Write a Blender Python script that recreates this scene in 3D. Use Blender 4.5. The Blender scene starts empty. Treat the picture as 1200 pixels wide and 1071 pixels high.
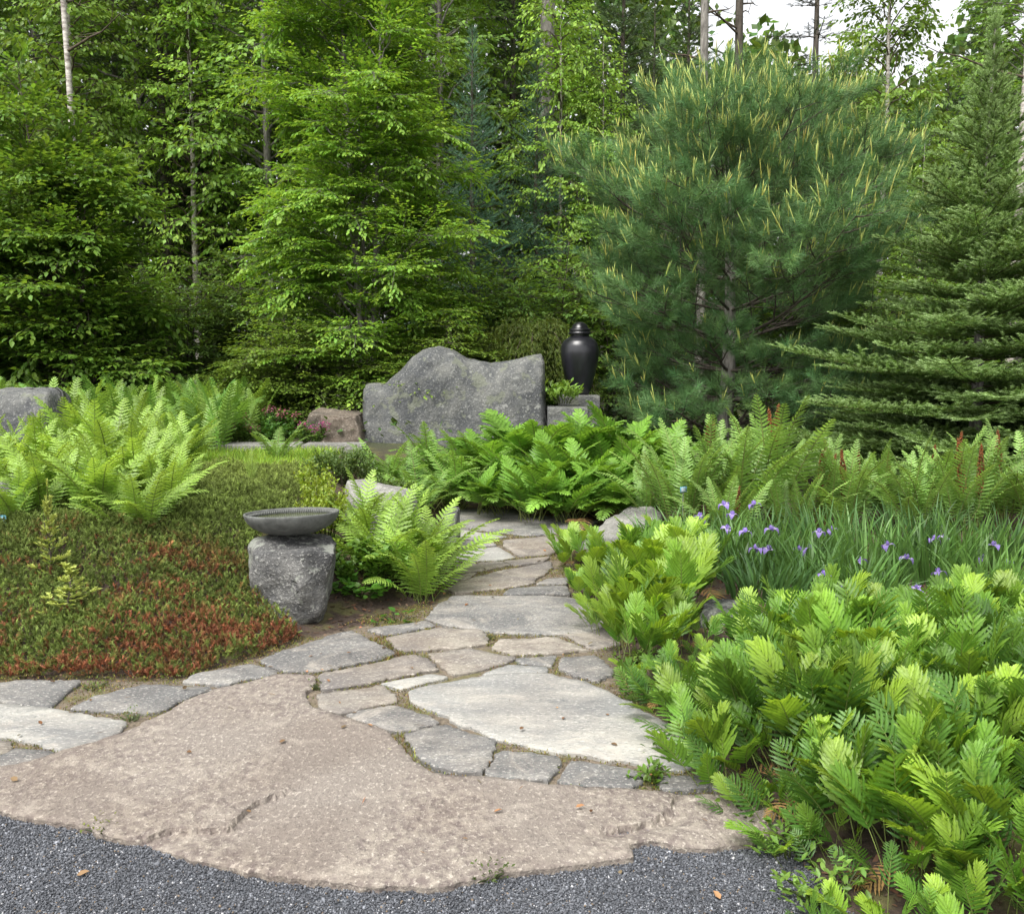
import bpy, bmesh, math, random
import numpy as np
from mathutils import Vector, Matrix, noise, geometry
R = math.radians
C = bpy.data.collections.new("garden")
bpy.context.scene.collection.children.link(C)
scene = bpy.context.scene

# ------------------------------------------------------------------ camera, sky, sun, exposure
CAMH = 1.55
F = 1150.0
PITCH = math.atan(125.5 / F)
cam_d = bpy.data.cameras.new("camera")
cam = bpy.data.objects.new("camera", cam_d)
scene.collection.objects.link(cam)
cam.location = (0, 0, CAMH)
cam.rotation_euler = (math.pi / 2 - PITCH, 0, 0)
cam_d.sensor_width = 36
cam_d.lens = 36 * F / 1200
cam_d.clip_start = 0.05
cam_d.clip_end = 1500
scene.camera = cam

SUN_EL, SUN_AZ = R(58), R(215)          # azimuth measured from +Y clockwise (light comes from behind left)
world = bpy.data.worlds.new("World")
scene.world = world
world.use_nodes = True
wn = world.node_tree.nodes
wl = world.node_tree.links
wn.clear()
sky = wn.new('ShaderNodeTexSky')
sky.sky_type = 'NISHITA'
sky.sun_disc = False
sky.sun_elevation = SUN_EL
sky.sun_rotation = SUN_AZ
sky.dust_density = 3.0
sky.air_density = 1.0
hs = wn.new('ShaderNodeHueSaturation')
hs.inputs['Saturation'].default_value = 0.10
hs.inputs['Value'].default_value = 1.0
bgn = wn.new('ShaderNodeBackground')
bgn.inputs['Strength'].default_value = 0.15
wo = wn.new('ShaderNodeOutputWorld')
wl.new(sky.outputs[0], hs.inputs['Color'])
wl.new(hs.outputs[0], bgn.inputs['Color'])
wl.new(bgn.outputs[0], wo.inputs['Surface'])

sd = bpy.data.lights.new("sun", 'SUN')
sd.energy = 1.7
sd.angle = R(32)
sd.color = (1.0, 0.96, 0.9)
sun = bpy.data.objects.new("sun", sd)
scene.collection.objects.link(sun)
_sdir = Vector((math.sin(SUN_AZ) * math.cos(SUN_EL), math.cos(SUN_AZ) * math.cos(SUN_EL), math.sin(SUN_EL)))
sun.rotation_euler = _sdir.to_track_quat('Z', 'Y').to_euler()
sun.location = (-6, -8, 14)

scene.view_settings.view_transform = 'Standard'
scene.view_settings.look = 'None'
scene.view_settings.gamma = 1
scene.view_settings.exposure = 1.15
scene.view_settings.use_curve_mapping = False
scene.cycles.max_bounces = 7
scene.cycles.transparent_max_bounces = 4
scene.cycles.transmission_bounces = 5
scene.cycles.diffuse_bounces = 3

# ------------------------------------------------------------------ pixel (of the 1200x1071 photo) to world
def ray(px, py):
    u, v = (px - 600) / F, -(py - 535.5) / F
    c, s = math.cos(PITCH), math.sin(PITCH)
    return (u, c + v * s, -s + v * c)

def G(px, py, z=0.0):
    d = ray(px, py)
    t = (z - CAMH) / d[2]
    return (d[0] * t, d[1] * t)

def D(px, py, Y):
    d = ray(px, py)
    t = Y / d[1]
    return (d[0] * t, Y, CAMH + d[2] * t)

# ------------------------------------------------------------------ numpy mesh helpers
def lin(c):
    c = np.asarray(c, float) / 255.0
    return np.where(c <= 0.04045, c / 12.92, ((c + 0.055) / 1.055) ** 2.4)

def frames(d, up):
    d = np.asarray(d, float); up = np.asarray(up, float)
    y = d / np.maximum(np.linalg.norm(d, axis=1, keepdims=True), 1e-9)
    x = np.cross(y, up)
    n = np.linalg.norm(x, axis=1, keepdims=True)
    bad = n[:, 0] < 1e-4
    if bad.any():
        x[bad] = np.cross(y[bad], np.array([1.0, 0.02, 0.03]))
        n = np.linalg.norm(x, axis=1, keepdims=True)
    x = x / n
    z = np.cross(x, y)
    return np.stack([x, y, z], axis=2)

class Acc:
    def __init__(s):
        s.V, s.F, s.K, s.n = [], [], [], 0
    def add(s, v, f, col):
        v = np.asarray(v, float).reshape(-1, 3); f = np.asarray(f, int).reshape(-1, 3)
        col = np.asarray(col, float)
        if col.ndim == 1: col = np.tile(col, (len(v), 1))
        s.V.append(v); s.F.append(f + s.n); s.K.append(col); s.n += len(v)
    def inst(s, tv, tf, Rm, T, S, col, tcol=None, tw=None):
        """copy a template (tv, tf) with frames Rm, places T, scales S, colours col"""
        N = len(T)
        if N == 0: return
        tv = np.asarray(tv, float); tf = np.asarray(tf, int)
        S = np.asarray(S, float)
        if S.ndim == 0: S = np.full(N, float(S))
        if S.ndim == 1: S = np.repeat(S[:, None], 3, axis=1)
        P = np.einsum('nij,nkj->nki', Rm, tv[None] * S[:, None, :]) + np.asarray(T)[:, None, :]
        k = len(tv)
        Fi = (tf[None] + (np.arange(N) * k)[:, None, None]).reshape(-1, 3)
        col = np.asarray(col, float)
        if col.ndim == 1: col = np.tile(col, (N, 1))
        K = np.repeat(col[:, None, :], k, axis=1)
        if tcol is not None:
            w = np.asarray(tw, float)[None, :, None]
            tc = np.asarray(tcol, float)
            if tc.ndim == 1: tc = np.tile(tc, (N, 1))
            K = K * (1 - w) + tc[:, None, :] * w
        s.add(P.reshape(-1, 3), Fi, K.reshape(-1, 3))
    def tube(s, pts, rad, sides, col):
        pts = np.asarray(pts, float); rad = np.asarray(rad, float)
        k = len(pts)
        t = np.gradient(pts, axis=0)
        Rm = frames(t, np.tile([0.13, 0.21, 0.97], (k, 1)) if abs(t[:, 2]).mean() < 0.8 * np.linalg.norm(t, axis=1).mean() else np.tile([0.1, 1.0, 0.05], (k, 1)))
        a = np.arange(sides) * 2 * math.pi / sides
        ring = np.stack([np.cos(a), np.zeros(sides), np.sin(a)], 1)
        P = np.einsum('nij,kj->nki', Rm, ring) * rad[:, None, None] + pts[:, None, :]
        f = []
        for i in range(k - 1):
            for j in range(sides):
                a0, a1 = i * sides + j, i * sides + (j + 1) % sides
                f += [(a0, a1, a1 + sides), (a0, a1 + sides, a0 + sides)]
        s.add(P.reshape(-1, 3), f, col)
    def mesh(s, name, smooth=False):
        V = np.concatenate(s.V); Fa = np.concatenate(s.F); K = np.concatenate(s.K)
        me = bpy.data.meshes.new(name)
        me.vertices.add(len(V)); me.vertices.foreach_set('co', V.astype(np.float32).ravel())
        me.loops.add(len(Fa) * 3); me.loops.foreach_set('vertex_index', Fa.astype(np.int32).ravel())
        me.polygons.add(len(Fa))
        me.polygons.foreach_set('loop_start', (np.arange(len(Fa)) * 3).astype(np.int32))
        me.polygons.foreach_set('loop_total', np.full(len(Fa), 3, np.int32))
        if smooth: me.polygons.foreach_set('use_smooth', np.ones(len(Fa), bool))
        at = me.attributes.new('Col', 'FLOAT_COLOR', 'POINT')
        at.data.foreach_set('color', np.concatenate([K, np.ones((len(K), 1))], 1).astype(np.float32).ravel())
        me.update(calc_edges=True)
        return me

def jit(rng, base, N, dv=0.12, dh=0.06):
    """natural colour variation from leaf to leaf"""
    b = np.asarray(base, float)
    k = np.tile(b, (N, 1)) * np.exp(rng.normal(0, dv, (N, 1)))
    h = rng.normal(0, dh, N)
    k[:, 0] *= np.exp(h); k[:, 2] *= np.exp(-h * .5)
    return k

def vnoise(P, scale, seed=0):
    """cheap smooth noise, vectorised sum of sines"""
    rs = np.random.RandomState(seed)
    P = np.asarray(P, float) * scale
    out = np.zeros(len(P))
    for i in range(7):
        k = rs.normal(0, 1, P.shape[1]); k *= rs.uniform(.6, 1.9) / np.linalg.norm(k)
        out += np.sin(P @ k * 2.2 + rs.uniform(0, 6.28))
    return out / 7 * 1.6

# ------------------------------------------------------------------ objects
def thing(name, label, cat, loc=(0, 0, 0), rz=0, group=None):
    o = bpy.data.objects.new(name, None); C.objects.link(o)
    o.empty_display_size = .1
    o.location = loc; o.rotation_euler = (0, 0, rz)
    o['label'] = label; o['category'] = cat
    if group: o['group'] = group
    return o

def obj(name, me, mat, parent=None, label=None, loc=None):
    if isinstance(me, Acc): me = me.mesh(name)
    if mat is not None and len(me.materials) == 0: me.materials.append(mat)
    o = bpy.data.objects.new(name, me); C.objects.link(o)
    if parent: o.parent = parent
    if label: o['label'] = label
    if loc is not None: o.location = loc
    return o

def tag(o, label, cat, group=None, kind=None):
    o['label'] = label; o['category'] = cat
    if group: o['group'] = group
    if kind: o['kind'] = kind
    return o

def copy_tree(root, label, loc, rz=None, scale=None, group=None):
    c = root.copy(); C.objects.link(c)
    c['label'] = label; c.location = loc
    if rz is not None: c.rotation_euler = (0, 0, rz)
    if scale is not None: c.scale = (scale,) * 3 if not hasattr(scale, '__len__') else scale
    if group: c['group'] = group
    for ch in list(root.children):
        d = ch.copy(); C.objects.link(d); d.parent = c
        for g in ch.children:
            e = g.copy(); C.objects.link(e); e.parent = d
    return c

# ------------------------------------------------------------------ materials
def newmat(name):
    m = bpy.data.materials.new(name); m.use_nodes = True
    nt = m.node_tree; nt.nodes.clear()
    return m, nt.nodes, nt.links

def leaf_mat(name, trans=0.35, rough=0.5, spec=0.35, objvar=0.25, tint=(1.25, 1.15, .6), nscale=3.0, namp=.25):
    m, n, l = newmat(name)
    at = n.new('ShaderNodeAttribute'); at.attribute_name = 'Col'
    oi = n.new('ShaderNodeObjectInfo')
    geo = n.new('ShaderNodeNewGeometry')
    mr = n.new('ShaderNodeMapRange'); mr.inputs[3].default_value = 1 - objvar; mr.inputs[4].default_value = 1 + objvar
    l.new(oi.outputs['Random'], mr.inputs[0])
    nz = n.new('ShaderNodeTexNoise'); nz.inputs['Scale'].default_value = nscale; nz.inputs['Detail'].default_value = 2
    l.new(geo.outputs['Position'], nz.inputs['Vector'])
    mr2 = n.new('ShaderNodeMapRange'); mr2.inputs[1].default_value = .3; mr2.inputs[2].default_value = .7
    mr2.inputs[3].default_value = 1 - namp; mr2.inputs[4].default_value = 1 + namp
    l.new(nz.outputs['Fac'], mr2.inputs[0])
    mu = n.new('ShaderNodeMath'); mu.operation = 'MULTIPLY'
    l.new(mr.outputs[0], mu.inputs[0]); l.new(mr2.outputs[0], mu.inputs[1])
    vm = n.new('ShaderNodeVectorMath'); vm.operation = 'SCALE'
    l.new(at.outputs['Color'], vm.inputs[0]); l.new(mu.outputs[0], vm.inputs['Scale'])
    pb = n.new('ShaderNodeBsdfPrincipled')
    pb.inputs['Roughness'].default_value = rough
    pb.inputs['Specular IOR Level'].default_value = spec
    l.new(vm.outputs[0], pb.inputs['Base Color'])
    out = n.new('ShaderNodeOutputMaterial')
    if trans > 0:
        tv = n.new('ShaderNodeVectorMath'); tv.operation = 'MULTIPLY'; tv.inputs[1].default_value = tint
        l.new(vm.outputs[0], tv.inputs[0])
        tr = n.new('ShaderNodeBsdfTranslucent'); l.new(tv.outputs[0], tr.inputs['Color'])
        mx = n.new('ShaderNodeMixShader'); mx.inputs[0].default_value = trans
        l.new(pb.outputs[0], mx.inputs[1]); l.new(tr.outputs[0], mx.inputs[2]); l.new(mx.outputs[0], out.inputs[0])
    else:
        l.new(pb.outputs[0], out.inputs[0])
    return m

M_LEAF = leaf_mat('leaf', trans=.42)
M_FERN = leaf_mat('fern', trans=.4, rough=.42, spec=.4, objvar=.22)
M_NEEDLE = leaf_mat('needle', trans=.15, rough=.5, spec=.4, objvar=.05)
M_JUN = leaf_mat('juniper', trans=.12, rough=.65, spec=.2, objvar=0, nscale=6, namp=.2)
M_MATTE = leaf_mat('matte', trans=0, rough=.85, spec=.2, objvar=.05, namp=.1)
M_PETAL = leaf_mat('petal', trans=.35, rough=.5, spec=.2, objvar=.2, tint=(1, 1, 1))

def bark_mat(name, c1, c2, scale=12, stretch=4, bump=.6, rough=.9):
    m, n, l = newmat(name)
    tc = n.new('ShaderNodeTexCoord')
    mp = n.new('ShaderNodeMapping'); mp.inputs['Scale'].default_value = (scale, scale, scale / stretch)
    l.new(tc.outputs['Object'], mp.inputs[0])
    nz = n.new('ShaderNodeTexNoise'); nz.inputs['Scale'].default_value = 1; nz.inputs['Detail'].default_value = 6
    nz.inputs['Roughness'].default_value = .7
    l.new(mp.outputs[0], nz.inputs['Vector'])
    cr = n.new('ShaderNodeValToRGB'); cr.color_ramp.elements[0].position = .36; cr.color_ramp.elements[1].position = .62
    cr.color_ramp.elements[0].color = (*c1, 1); cr.color_ramp.elements[1].color = (*c2, 1)
    l.new(nz.outputs['Fac'], cr.inputs[0])
    pb = n.new('ShaderNodeBsdfPrincipled'); pb.inputs['Roughness'].default_value = rough
    l.new(cr.outputs[0], pb.inputs['Base Color'])
    bp = n.new('ShaderNodeBump'); bp.inputs['Strength'].default_value = bump; bp.inputs['Distance'].default_value = .02
    l.new(nz.outputs['Fac'], bp.inputs['Height']); l.new(bp.outputs[0], pb.inputs['Normal'])
    out = n.new('ShaderNodeOutputMaterial'); l.new(pb.outputs[0], out.inputs[0])
    return m

M_BARK = bark_mat('bark', (.035, .028, .02), (.12, .10, .08))
M_GREYBARK = bark_mat('grey_bark', (.09, .08, .07), (.30, .28, .25), scale=18)
M_BIRCH = bark_mat('birch_bark', (.16, .13, .11), (.62, .58, .52), scale=9, stretch=.35, bump=.3, rough=.7)
M_TWIG = bark_mat('twig', (.04, .03, .02), (.10, .075, .05))

def stone_mat(name, cols, dark, light, grain=90, blotch=9, stretch=(1, 1, 1), speck=.5, rough=.85, bump=.35, lichen=None, lamt=.0, lichen2=None, big=2.2, bumpd=.006, moss=None, mamt=0., patches=False):
    m, n, l = newmat(name)
    g_ = .63
    cols = [tuple(v * g_ for v in c_) for c_ in cols]; dark = tuple(v * g_ * .8 for v in dark); light = tuple(v * .9 for v in light)
    if lichen: lichen = tuple(v * g_ for v in lichen)
    if lichen2: lichen2 = tuple(v * g_ for v in lichen2)
    geo = n.new('ShaderNodeNewGeometry')
    mp = n.new('ShaderNodeMapping'); mp.inputs['Scale'].default_value = stretch
    oi = n.new('ShaderNodeObjectInfo')
    off = n.new('ShaderNodeVectorMath'); off.operation = 'SCALE'; off.inputs[0].default_value = (37, 91, 53)
    l.new(oi.outputs['Random'], off.inputs['Scale'])
    ad = n.new('ShaderNodeVectorMath'); ad.operation = 'ADD'
    l.new(geo.outputs['Position'], ad.inputs[0]); l.new(off.outputs[0], ad.inputs[1])
    l.new(ad.outputs[0], mp.inputs[0])
    def nz(s, det=4, ro=.6, vec=None, dist=0):
        k = n.new('ShaderNodeTexNoise'); k.inputs['Scale'].default_value = s
        k.inputs['Detail'].default_value = det; k.inputs['Roughness'].default_value = ro
        k.inputs['Distortion'].default_value = dist
        l.new(vec or mp.outputs[0], k.inputs['Vector']); return k
    def ramp(src, p0, p1, c0=(0, 0, 0), c1=(1, 1, 1)):
        r = n.new('ShaderNodeValToRGB'); e = r.color_ramp.elements
        e[0].position = p0; e[1].position = p1; e[0].color = (*c0, 1); e[1].color = (*c1, 1)
        l.new(src, r.inputs[0]); return r
    def mix(f, a, b, mode='MIX'):
        x = n.new('ShaderNodeMix'); x.data_type = 'RGBA'; x.blend_type = mode
        if isinstance(f, (int, float)): x.inputs[0].default_value = f
        else: l.new(f, x.inputs[0])
        for s, v in ((x.inputs[6], a), (x.inputs[7], b)):
            if isinstance(v, tuple): s.default_value = (*v, 1)
            else: l.new(v, s)
        return x.outputs[2]
    b1 = nz(blotch, 5, .65)
    c = mix(ramp(b1.outputs['Fac'], .38, .62).outputs[0], tuple(cols[0]), tuple(cols[1]))
    b2 = nz(big, 4, .6, dist=.4)
    c = mix(ramp(b2.outputs['Fac'], .42, .62).outputs[0], c, tuple(cols[2]))
    g1 = nz(grain, 3, .7)
    c = mix(ramp(g1.outputs['Fac'], .56, .64, (0, 0, 0), (speck,) * 3).outputs[0], c, tuple(light))
    g2 = nz(grain * 1.3, 3, .7)
    c = mix(ramp(g2.outputs['Fac'], .36, .44, (speck,) * 3, (0, 0, 0)).outputs[0], c, tuple(dark))
    if lichen is not None:
        a = nz(5.5, 6, .62, geo.outputs['Position'], .3)
        c = mix(ramp(a.outputs['Fac'], .60 - lamt, .64 - lamt, (0, 0, 0), (.75,) * 3).outputs[0], c, tuple(lichen))
        a = nz(13, 5, .6, geo.outputs['Position'])
        c = mix(ramp(a.outputs['Fac'], .66 - lamt, .69 - lamt, (0, 0, 0), (.85,) * 3).outputs[0], c, tuple(lichen2 or lichen))
    if moss is not None:
        a = nz(3.1, 6, .7, geo.outputs['Position'])
        c = mix(ramp(a.outputs['Fac'], .66 - mamt, .72 - mamt, (0, 0, 0), (.8,) * 3).outputs[0], c, tuple(moss))
    if patches:
        # weathered zones: paler worn stone and darker purplish stain, each a metre or less across
        a = nz(1.1, 5, .62, geo.outputs['Position'], .8)
        c = mix(ramp(a.outputs['Fac'], .44, .60, (0, 0, 0), (.35,) * 3).outputs[0], c, (.62, .55, .52), 'MULTIPLY')
        a = nz(2.3, 6, .7, off.outputs[0] and geo.outputs['Position'], 1.5)
        c = mix(ramp(a.outputs['Fac'], .54, .66, (0, 0, 0), (.35,) * 3).outputs[0], c, (.48, .43, .36))
    pb = n.new('ShaderNodeBsdfPrincipled'); pb.inputs['Roughness'].default_value = rough
    pb.inputs['Specular IOR Level'].default_value = .3
    l.new(c, pb.inputs['Base Color'])
    s1 = n.new('ShaderNodeMath'); s1.operation = 'MULTIPLY'; s1.inputs[1].default_value = .35
    l.new(g1.outputs['Fac'], s1.inputs[0])
    s2 = n.new('ShaderNodeMath'); s2.operation = 'ADD'
    l.new(b1.outputs['Fac'], s2.inputs[0]); l.new(s1.outputs[0], s2.inputs[1])
    bp = n.new('ShaderNodeBump'); bp.inputs['Strength'].default_value = bump; bp.inputs['Distance'].default_value = bumpd * 3
    l.new(s2.outputs[0], bp.inputs['Height']); l.new(bp.outputs[0], pb.inputs['Normal'])
    out = n.new('ShaderNodeOutputMaterial'); l.new(pb.outputs[0], out.inputs[0])
    return m

M_PINK = stone_mat('pink_granite', [(.25, .205, .185), (.45, .395, .33), (.35, .305, .265)], (.09, .075, .075), (.70, .64, .55), grain=62, blotch=30, stretch=(1, .75, 1), speck=.4, big=1.6, bump=.8, patches=True)
M_WHITE = stone_mat('pale_granite', [(.44, .43, .40), (.60, .58, .52), (.33, .33, .32)], (.08, .14, .14), (.72, .70, .64), grain=75, blotch=8, stretch=(.6, 1.5, 1), speck=.5, bump=.45, patches=True)
M_GREY = stone_mat('grey_granite', [(.29, .28, .27), (.43, .41, .37), (.21, .205, .20)], (.06, .11, .11), (.60, .58, .53), grain=80, blotch=14, stretch=(.75, 1.2, 1), speck=.6, bump=.6, patches=True)
M_TAN = stone_mat('tan_granite', [(.31, .265, .225), (.45, .41, .34), (.27, .25, .235)], (.13, .11, .10), (.62, .58, .50), grain=70, blotch=11, stretch=(.7, 1.2, 1), speck=.55, bump=.6, patches=True)
M_BOULDER = stone_mat('boulder_rock', [(.15, .155, .155), (.27, .27, .25), (.105, .11, .115)], (.06, .06, .06), (.42, .42, .39), grain=42, blotch=6, speck=.4, bump=1, lichen=(.25, .265, .20), lichen2=(.36, .365, .34), lamt=.04, bumpd=.012)
M_ROCK = stone_mat('edge_rock', [(.14, .14, .14), (.27, .265, .25), (.10, .10, .10)], (.06, .06, .06), (.55, .54, .50), grain=60, blotch=9, speck=.5, bump=.9, lichen=(.42, .44, .38), lichen2=(.50, .51, .46), lamt=.04, bumpd=.012)
M_LROCK = stone_mat('ledge_rock', [(.30, .29, .27), (.42, .41, .37), (.22, .215, .20)], (.10, .10, .10), (.62, .61, .56), grain=60, blotch=8, stretch=(.7, 1, 1.6), speck=.5, bump=.9, lichen=(.5, .5, .44), lichen2=(.30, .32, .22), lamt=.0, bumpd=.012)
M_BROCK = stone_mat('brown_rock', [(.20, .155, .12), (.28, .23, .18), (.13, .11, .09)], (.07, .06, .05), (.42, .37, .31), grain=50, blotch=8, speck=.5, bump=.8)

# ------------------------------------------------------------------ terrain
ss = lambda d, a, b: (lambda t: t * t * (3 - 2 * t))(np.clip((np.asarray(d, float) - a) / (b - a), 0, 1))
LEFTB = [G(-500, 802), G(-200, 801), G(0, 796), G(100, 797), G(215, 794), G(300, 770), G(345, 752), G(410, 737), G(445, 728), G(500, 712), G(522, 690), G(526, 640), G(528, 600)]
RIGHTB = [G(690, 598), G(684, 622), G(668, 650), G(668, 700), G(722, 715), G(728, 785), G(745, 822), G(850, 868), G(850, 925), G(915, 957), G(955, 1030), G(985, 1071)]
HARD = [(-9, -4), (-9, LEFTB[0][1])] + LEFTB + RIGHTB + [(1.45, 2.0), (2.6, 0.9), (9, 0.2), (9, -4)]

def sdf(P, poly):
    """distance outside the polygon (negative inside)"""
    P = np.asarray(P, float)[:, :2]; poly = np.asarray(poly, float)
    d = np.full(len(P), 1e9); ins = np.zeros(len(P), bool)
    n = len(poly)
    for i in range(n):
        a, b = poly[i], poly[(i + 1) % n]
        ab = b - a; t = np.clip(((P - a) @ ab) / (ab @ ab + 1e-12), 0, 1)
        q = P - (a + t[:, None] * ab)
        d = np.minimum(d, np.hypot(q[:, 0], q[:, 1]))
        c = ((a[1] > P[:, 1]) != (b[1] > P[:, 1])) & (P[:, 0] < (b[0] - a[0]) * (P[:, 1] - a[1]) / (b[1] - a[1] + 1e-15) + a[0])
        ins ^= c
    return np.where(ins, -d, d)

def hgt(P):
    P = np.asarray(P, float)[:, :2]
    x, y = P[:, 0], P[:, 1]
    d = sdf(P, HARD)
    left = ss(-x, 0.2, 1.0) * ss(y, 3.9, 4.6)
    hl = .46 * ss(d, -.02, 1.5)
    hr = .08 * ss(d, 0, .8)
    h = hl * left + hr * (1 - left)
    back = .32 * ss(y, 9.2, 11.5)
    h = np.maximum(h, back * ss(d, 0, 1.2))
    h = h + np.clip(y - 14, 0, 60) * .02 * ss(d, 0, 1)
    h = h + .018 * vnoise(P, 1.3, 5) * ss(d, 0.1, .8)
    return np.where(d < 0, 0, h)

def hz(x, y):
    return float(hgt(np.array([[x, y]]))[0])

def GH(px, py):
    """where the pixel's ray meets the terrain"""
    d = ray(px, py)
    ts = np.linspace(1.5, 40, 1200)
    P = np.stack([d[0] * ts, d[1] * ts], 1)
    z = CAMH + d[2] * ts
    h = hgt(P)
    i = np.argmax(z < h)
    if not (z < h).any(): i = len(ts) - 1
    return (P[i, 0], P[i, 1], h[i])

xs = np.unique(np.concatenate([np.linspace(-300, -12, 24), np.linspace(-12, -4.2, 40), np.arange(-4.2, 3.6, .06), np.linspace(3.6, 12, 40), np.linspace(12, 300, 24)]))
PINKP = [G(x, y) for x, y in [(0, 905), (70, 890), (145, 866), (260, 812), (355, 797), (350, 830), (440, 862), (490, 902), (560, 915), (745, 932), (880, 942), (900, 960), (800, 985), (740, 978), (600, 1010), (480, 1028), (300, 1012), (180, 975), (60, 950), (0, 940)]]
ys = np.unique(np.concatenate([np.linspace(-120, 1.8, 24), np.arange(1.8, 12, .06), np.linspace(12, 45, 60), np.linspace(45, 500, 24)]))
XX, YY = np.meshgrid(xs, ys)
P = np.stack([XX.ravel(), YY.ravel()], 1)
Hh = hgt(P)
dd = sdf(P, HARD)
Hh = Hh - .012 * (dd < 0)
GRAVQ = [G(-520, 915), G(0, 930), G(190, 970), G(400, 1008), G(560, 1000), G(735, 965), G(860, 965), G(935, 990), G(985, 1071), (1.45, 2.0), (2.6, .9), (9, .2), (9, -6), (-9, -6)]
Hh = Hh + .024 * ((dd < -.03) & (sdf(P, GRAVQ) > .05) & (sdf(P, PINKP) > .0))
nx, ny = len(xs), len(ys)
I = np.arange(nx * ny).reshape(ny, nx)
q = np.stack([I[:-1, :-1].ravel(), I[:-1, 1:].ravel(), I[1:, 1:].ravel(), I[1:, :-1].ravel()], 1)
A = Acc()
soil = np.array([.052, .034, .024]); far = np.array([.04, .05, .018]); joint = np.array([.15, .12, .085])
w_far = ss(P[:, 1], 9.5, 12)[:, None]
K = soil * (1 - w_far) + far * w_far
K = np.where((dd < 0)[:, None], joint, K)
A.add(np.column_stack([P, Hh]), np.concatenate([q[:, [0, 1, 2]], q[:, [0, 2, 3]]]), K)

def ground_mat():
    m, n, l = newmat('ground')
    at = n.new('ShaderNodeAttribute'); at.attribute_name = 'Col'
    geo = n.new('ShaderNodeNewGeometry')
    nz = n.new('ShaderNodeTexNoise'); nz.inputs['Scale'].default_value = 55; nz.inputs['Detail'].default_value = 5
    nz.inputs['Roughness'].default_value = .75
    l.new(geo.outputs['Position'], nz.inputs['Vector'])
    mr = n.new('ShaderNodeMapRange'); mr.inputs[1].default_value = .3; mr.inputs[2].default_value = .7
    mr.inputs[3].default_value = .35; mr.inputs[4].default_value = 1.7
    l.new(nz.outputs['Fac'], mr.inputs[0])
    vm = n.new('ShaderNodeVectorMath'); vm.operation = 'SCALE'
    l.new(at.outputs['Color'], vm.inputs[0]); l.new(mr.outputs[0], vm.inputs['Scale'])
    # moss growing in patches
    n2 = n.new('ShaderNodeTexNoise'); n2.inputs['Scale'].default_value = 6; n2.inputs['Detail'].default_value = 6
    l.new(geo.outputs['Position'], n2.inputs['Vector'])
    r2 = n.new('ShaderNodeValToRGB'); r2.color_ramp.elements[0].position = .52; r2.color_ramp.elements[1].position = .62
    r2.color_ramp.elements[1].color = (.55, .55, .55, 1)
    l.new(n2.outputs['Fac'], r2.inputs[0])
    mx = n.new('ShaderNodeMix'); mx.data_type = 'RGBA'; mx.inputs[7].default_value = (.12, .12, .03, 1)
    l.new(r2.outputs[0], mx.inputs[0]); l.new(vm.outputs[0], mx.inputs[6])
    pb = n.new('ShaderNodeBsdfPrincipled'); pb.inputs['Roughness'].default_value = .95
    l.new(mx.outputs[2], pb.inputs['Base Color'])
    bp = n.new('ShaderNodeBump'); bp.inputs['Strength'].default_value = .8; bp.inputs['Distance'].default_value = .012
    l.new(nz.outputs['Fac'], bp.inputs['Height']); l.new(bp.outputs[0], pb.inputs['Normal'])
    out = n.new('ShaderNodeOutputMaterial'); l.new(pb.outputs[0], out.inputs[0])
    return m
g = obj('ground', A.mesh('ground', True), ground_mat())
g['kind'] = 'structure'; g['label'] = 'dark soil and earth of the garden beds'

# gravel path in front
def gravel_mat():
    m, n, l = newmat('gravel')
    geo = n.new('ShaderNodeNewGeometry')
    vo = n.new('ShaderNodeTexVoronoi'); vo.inputs['Scale'].default_value = 170
    l.new(geo.outputs['Position'], vo.inputs['Vector'])
    sp = n.new('ShaderNodeSeparateColor'); l.new(vo.outputs['Color'], sp.inputs[0])
    cr = n.new('ShaderNodeValToRGB'); e = cr.color_ramp.elements
    e[0].position = 0; e[0].color = (.035, .04, .048, 1); e[1].position = 1; e[1].color = (.42, .43, .45, 1)
    k = e.new(.55); k.color = (.085, .094, .11, 1); k = e.new(.88); k.color = (.16, .17, .19, 1)
    l.new(sp.outputs[0], cr.inputs[0])
    pb = n.new('ShaderNodeBsdfPrincipled'); pb.inputs['Roughness'].default_value = .7
    l.new(cr.outputs[0], pb.inputs['Base Color'])
    bp = n.new('ShaderNodeBump'); bp.inputs['Strength'].default_value = 1; bp.inputs['Distance'].default_value = .006
    bp.invert = True
    l.new(vo.outputs['Distance'], bp.inputs['Height']); l.new(bp.outputs[0], pb.inputs['Normal'])
    out = n.new('ShaderNodeOutputMaterial'); l.new(pb.outputs[0], out.inputs[0])
    return m
GRAVP = [G(-520, 925), G(-120, 925), G(0, 940), G(100, 962), G(190, 982), G(400, 1020), G(560, 1014), G(735, 978), G(800, 975), G(860, 978), G(905, 968), G(935, 1005), G(962, 1040), G(985, 1071), (1.45, 2.0), (2.6, .9), (9, .2), (9, -6), (-9, -6), (-9, 2.9)]
bm = bmesh.new()
vs = [bm.verts.new((p[0], p[1], .004)) for p in GRAVP]
bm.faces.new(vs); bmesh.ops.triangulate(bm, faces=bm.faces[:])
me = bpy.data.meshes.new('gravel_path'); bm.to_mesh(me); bm.free()
g = obj('gravel_path', me, gravel_mat()); g['kind'] = 'structure'; g['label'] = 'fine blue grey gravel in front of the slabs'
rng = np.random.RandomState(3)
N = 190000
gx = rng.uniform(-2.0, 1.6, N); gy = rng.uniform(2.25, 3.75, N)
keep = (sdf(np.stack([gx, gy], 1), GRAVP) < .015 + .02 * vnoise(np.stack([gx, gy], 1), 9, 1)) & (np.abs(gx) < gy * .56 + .1)
gx, gy = gx[keep], gy[keep]; N = len(gx)
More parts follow.
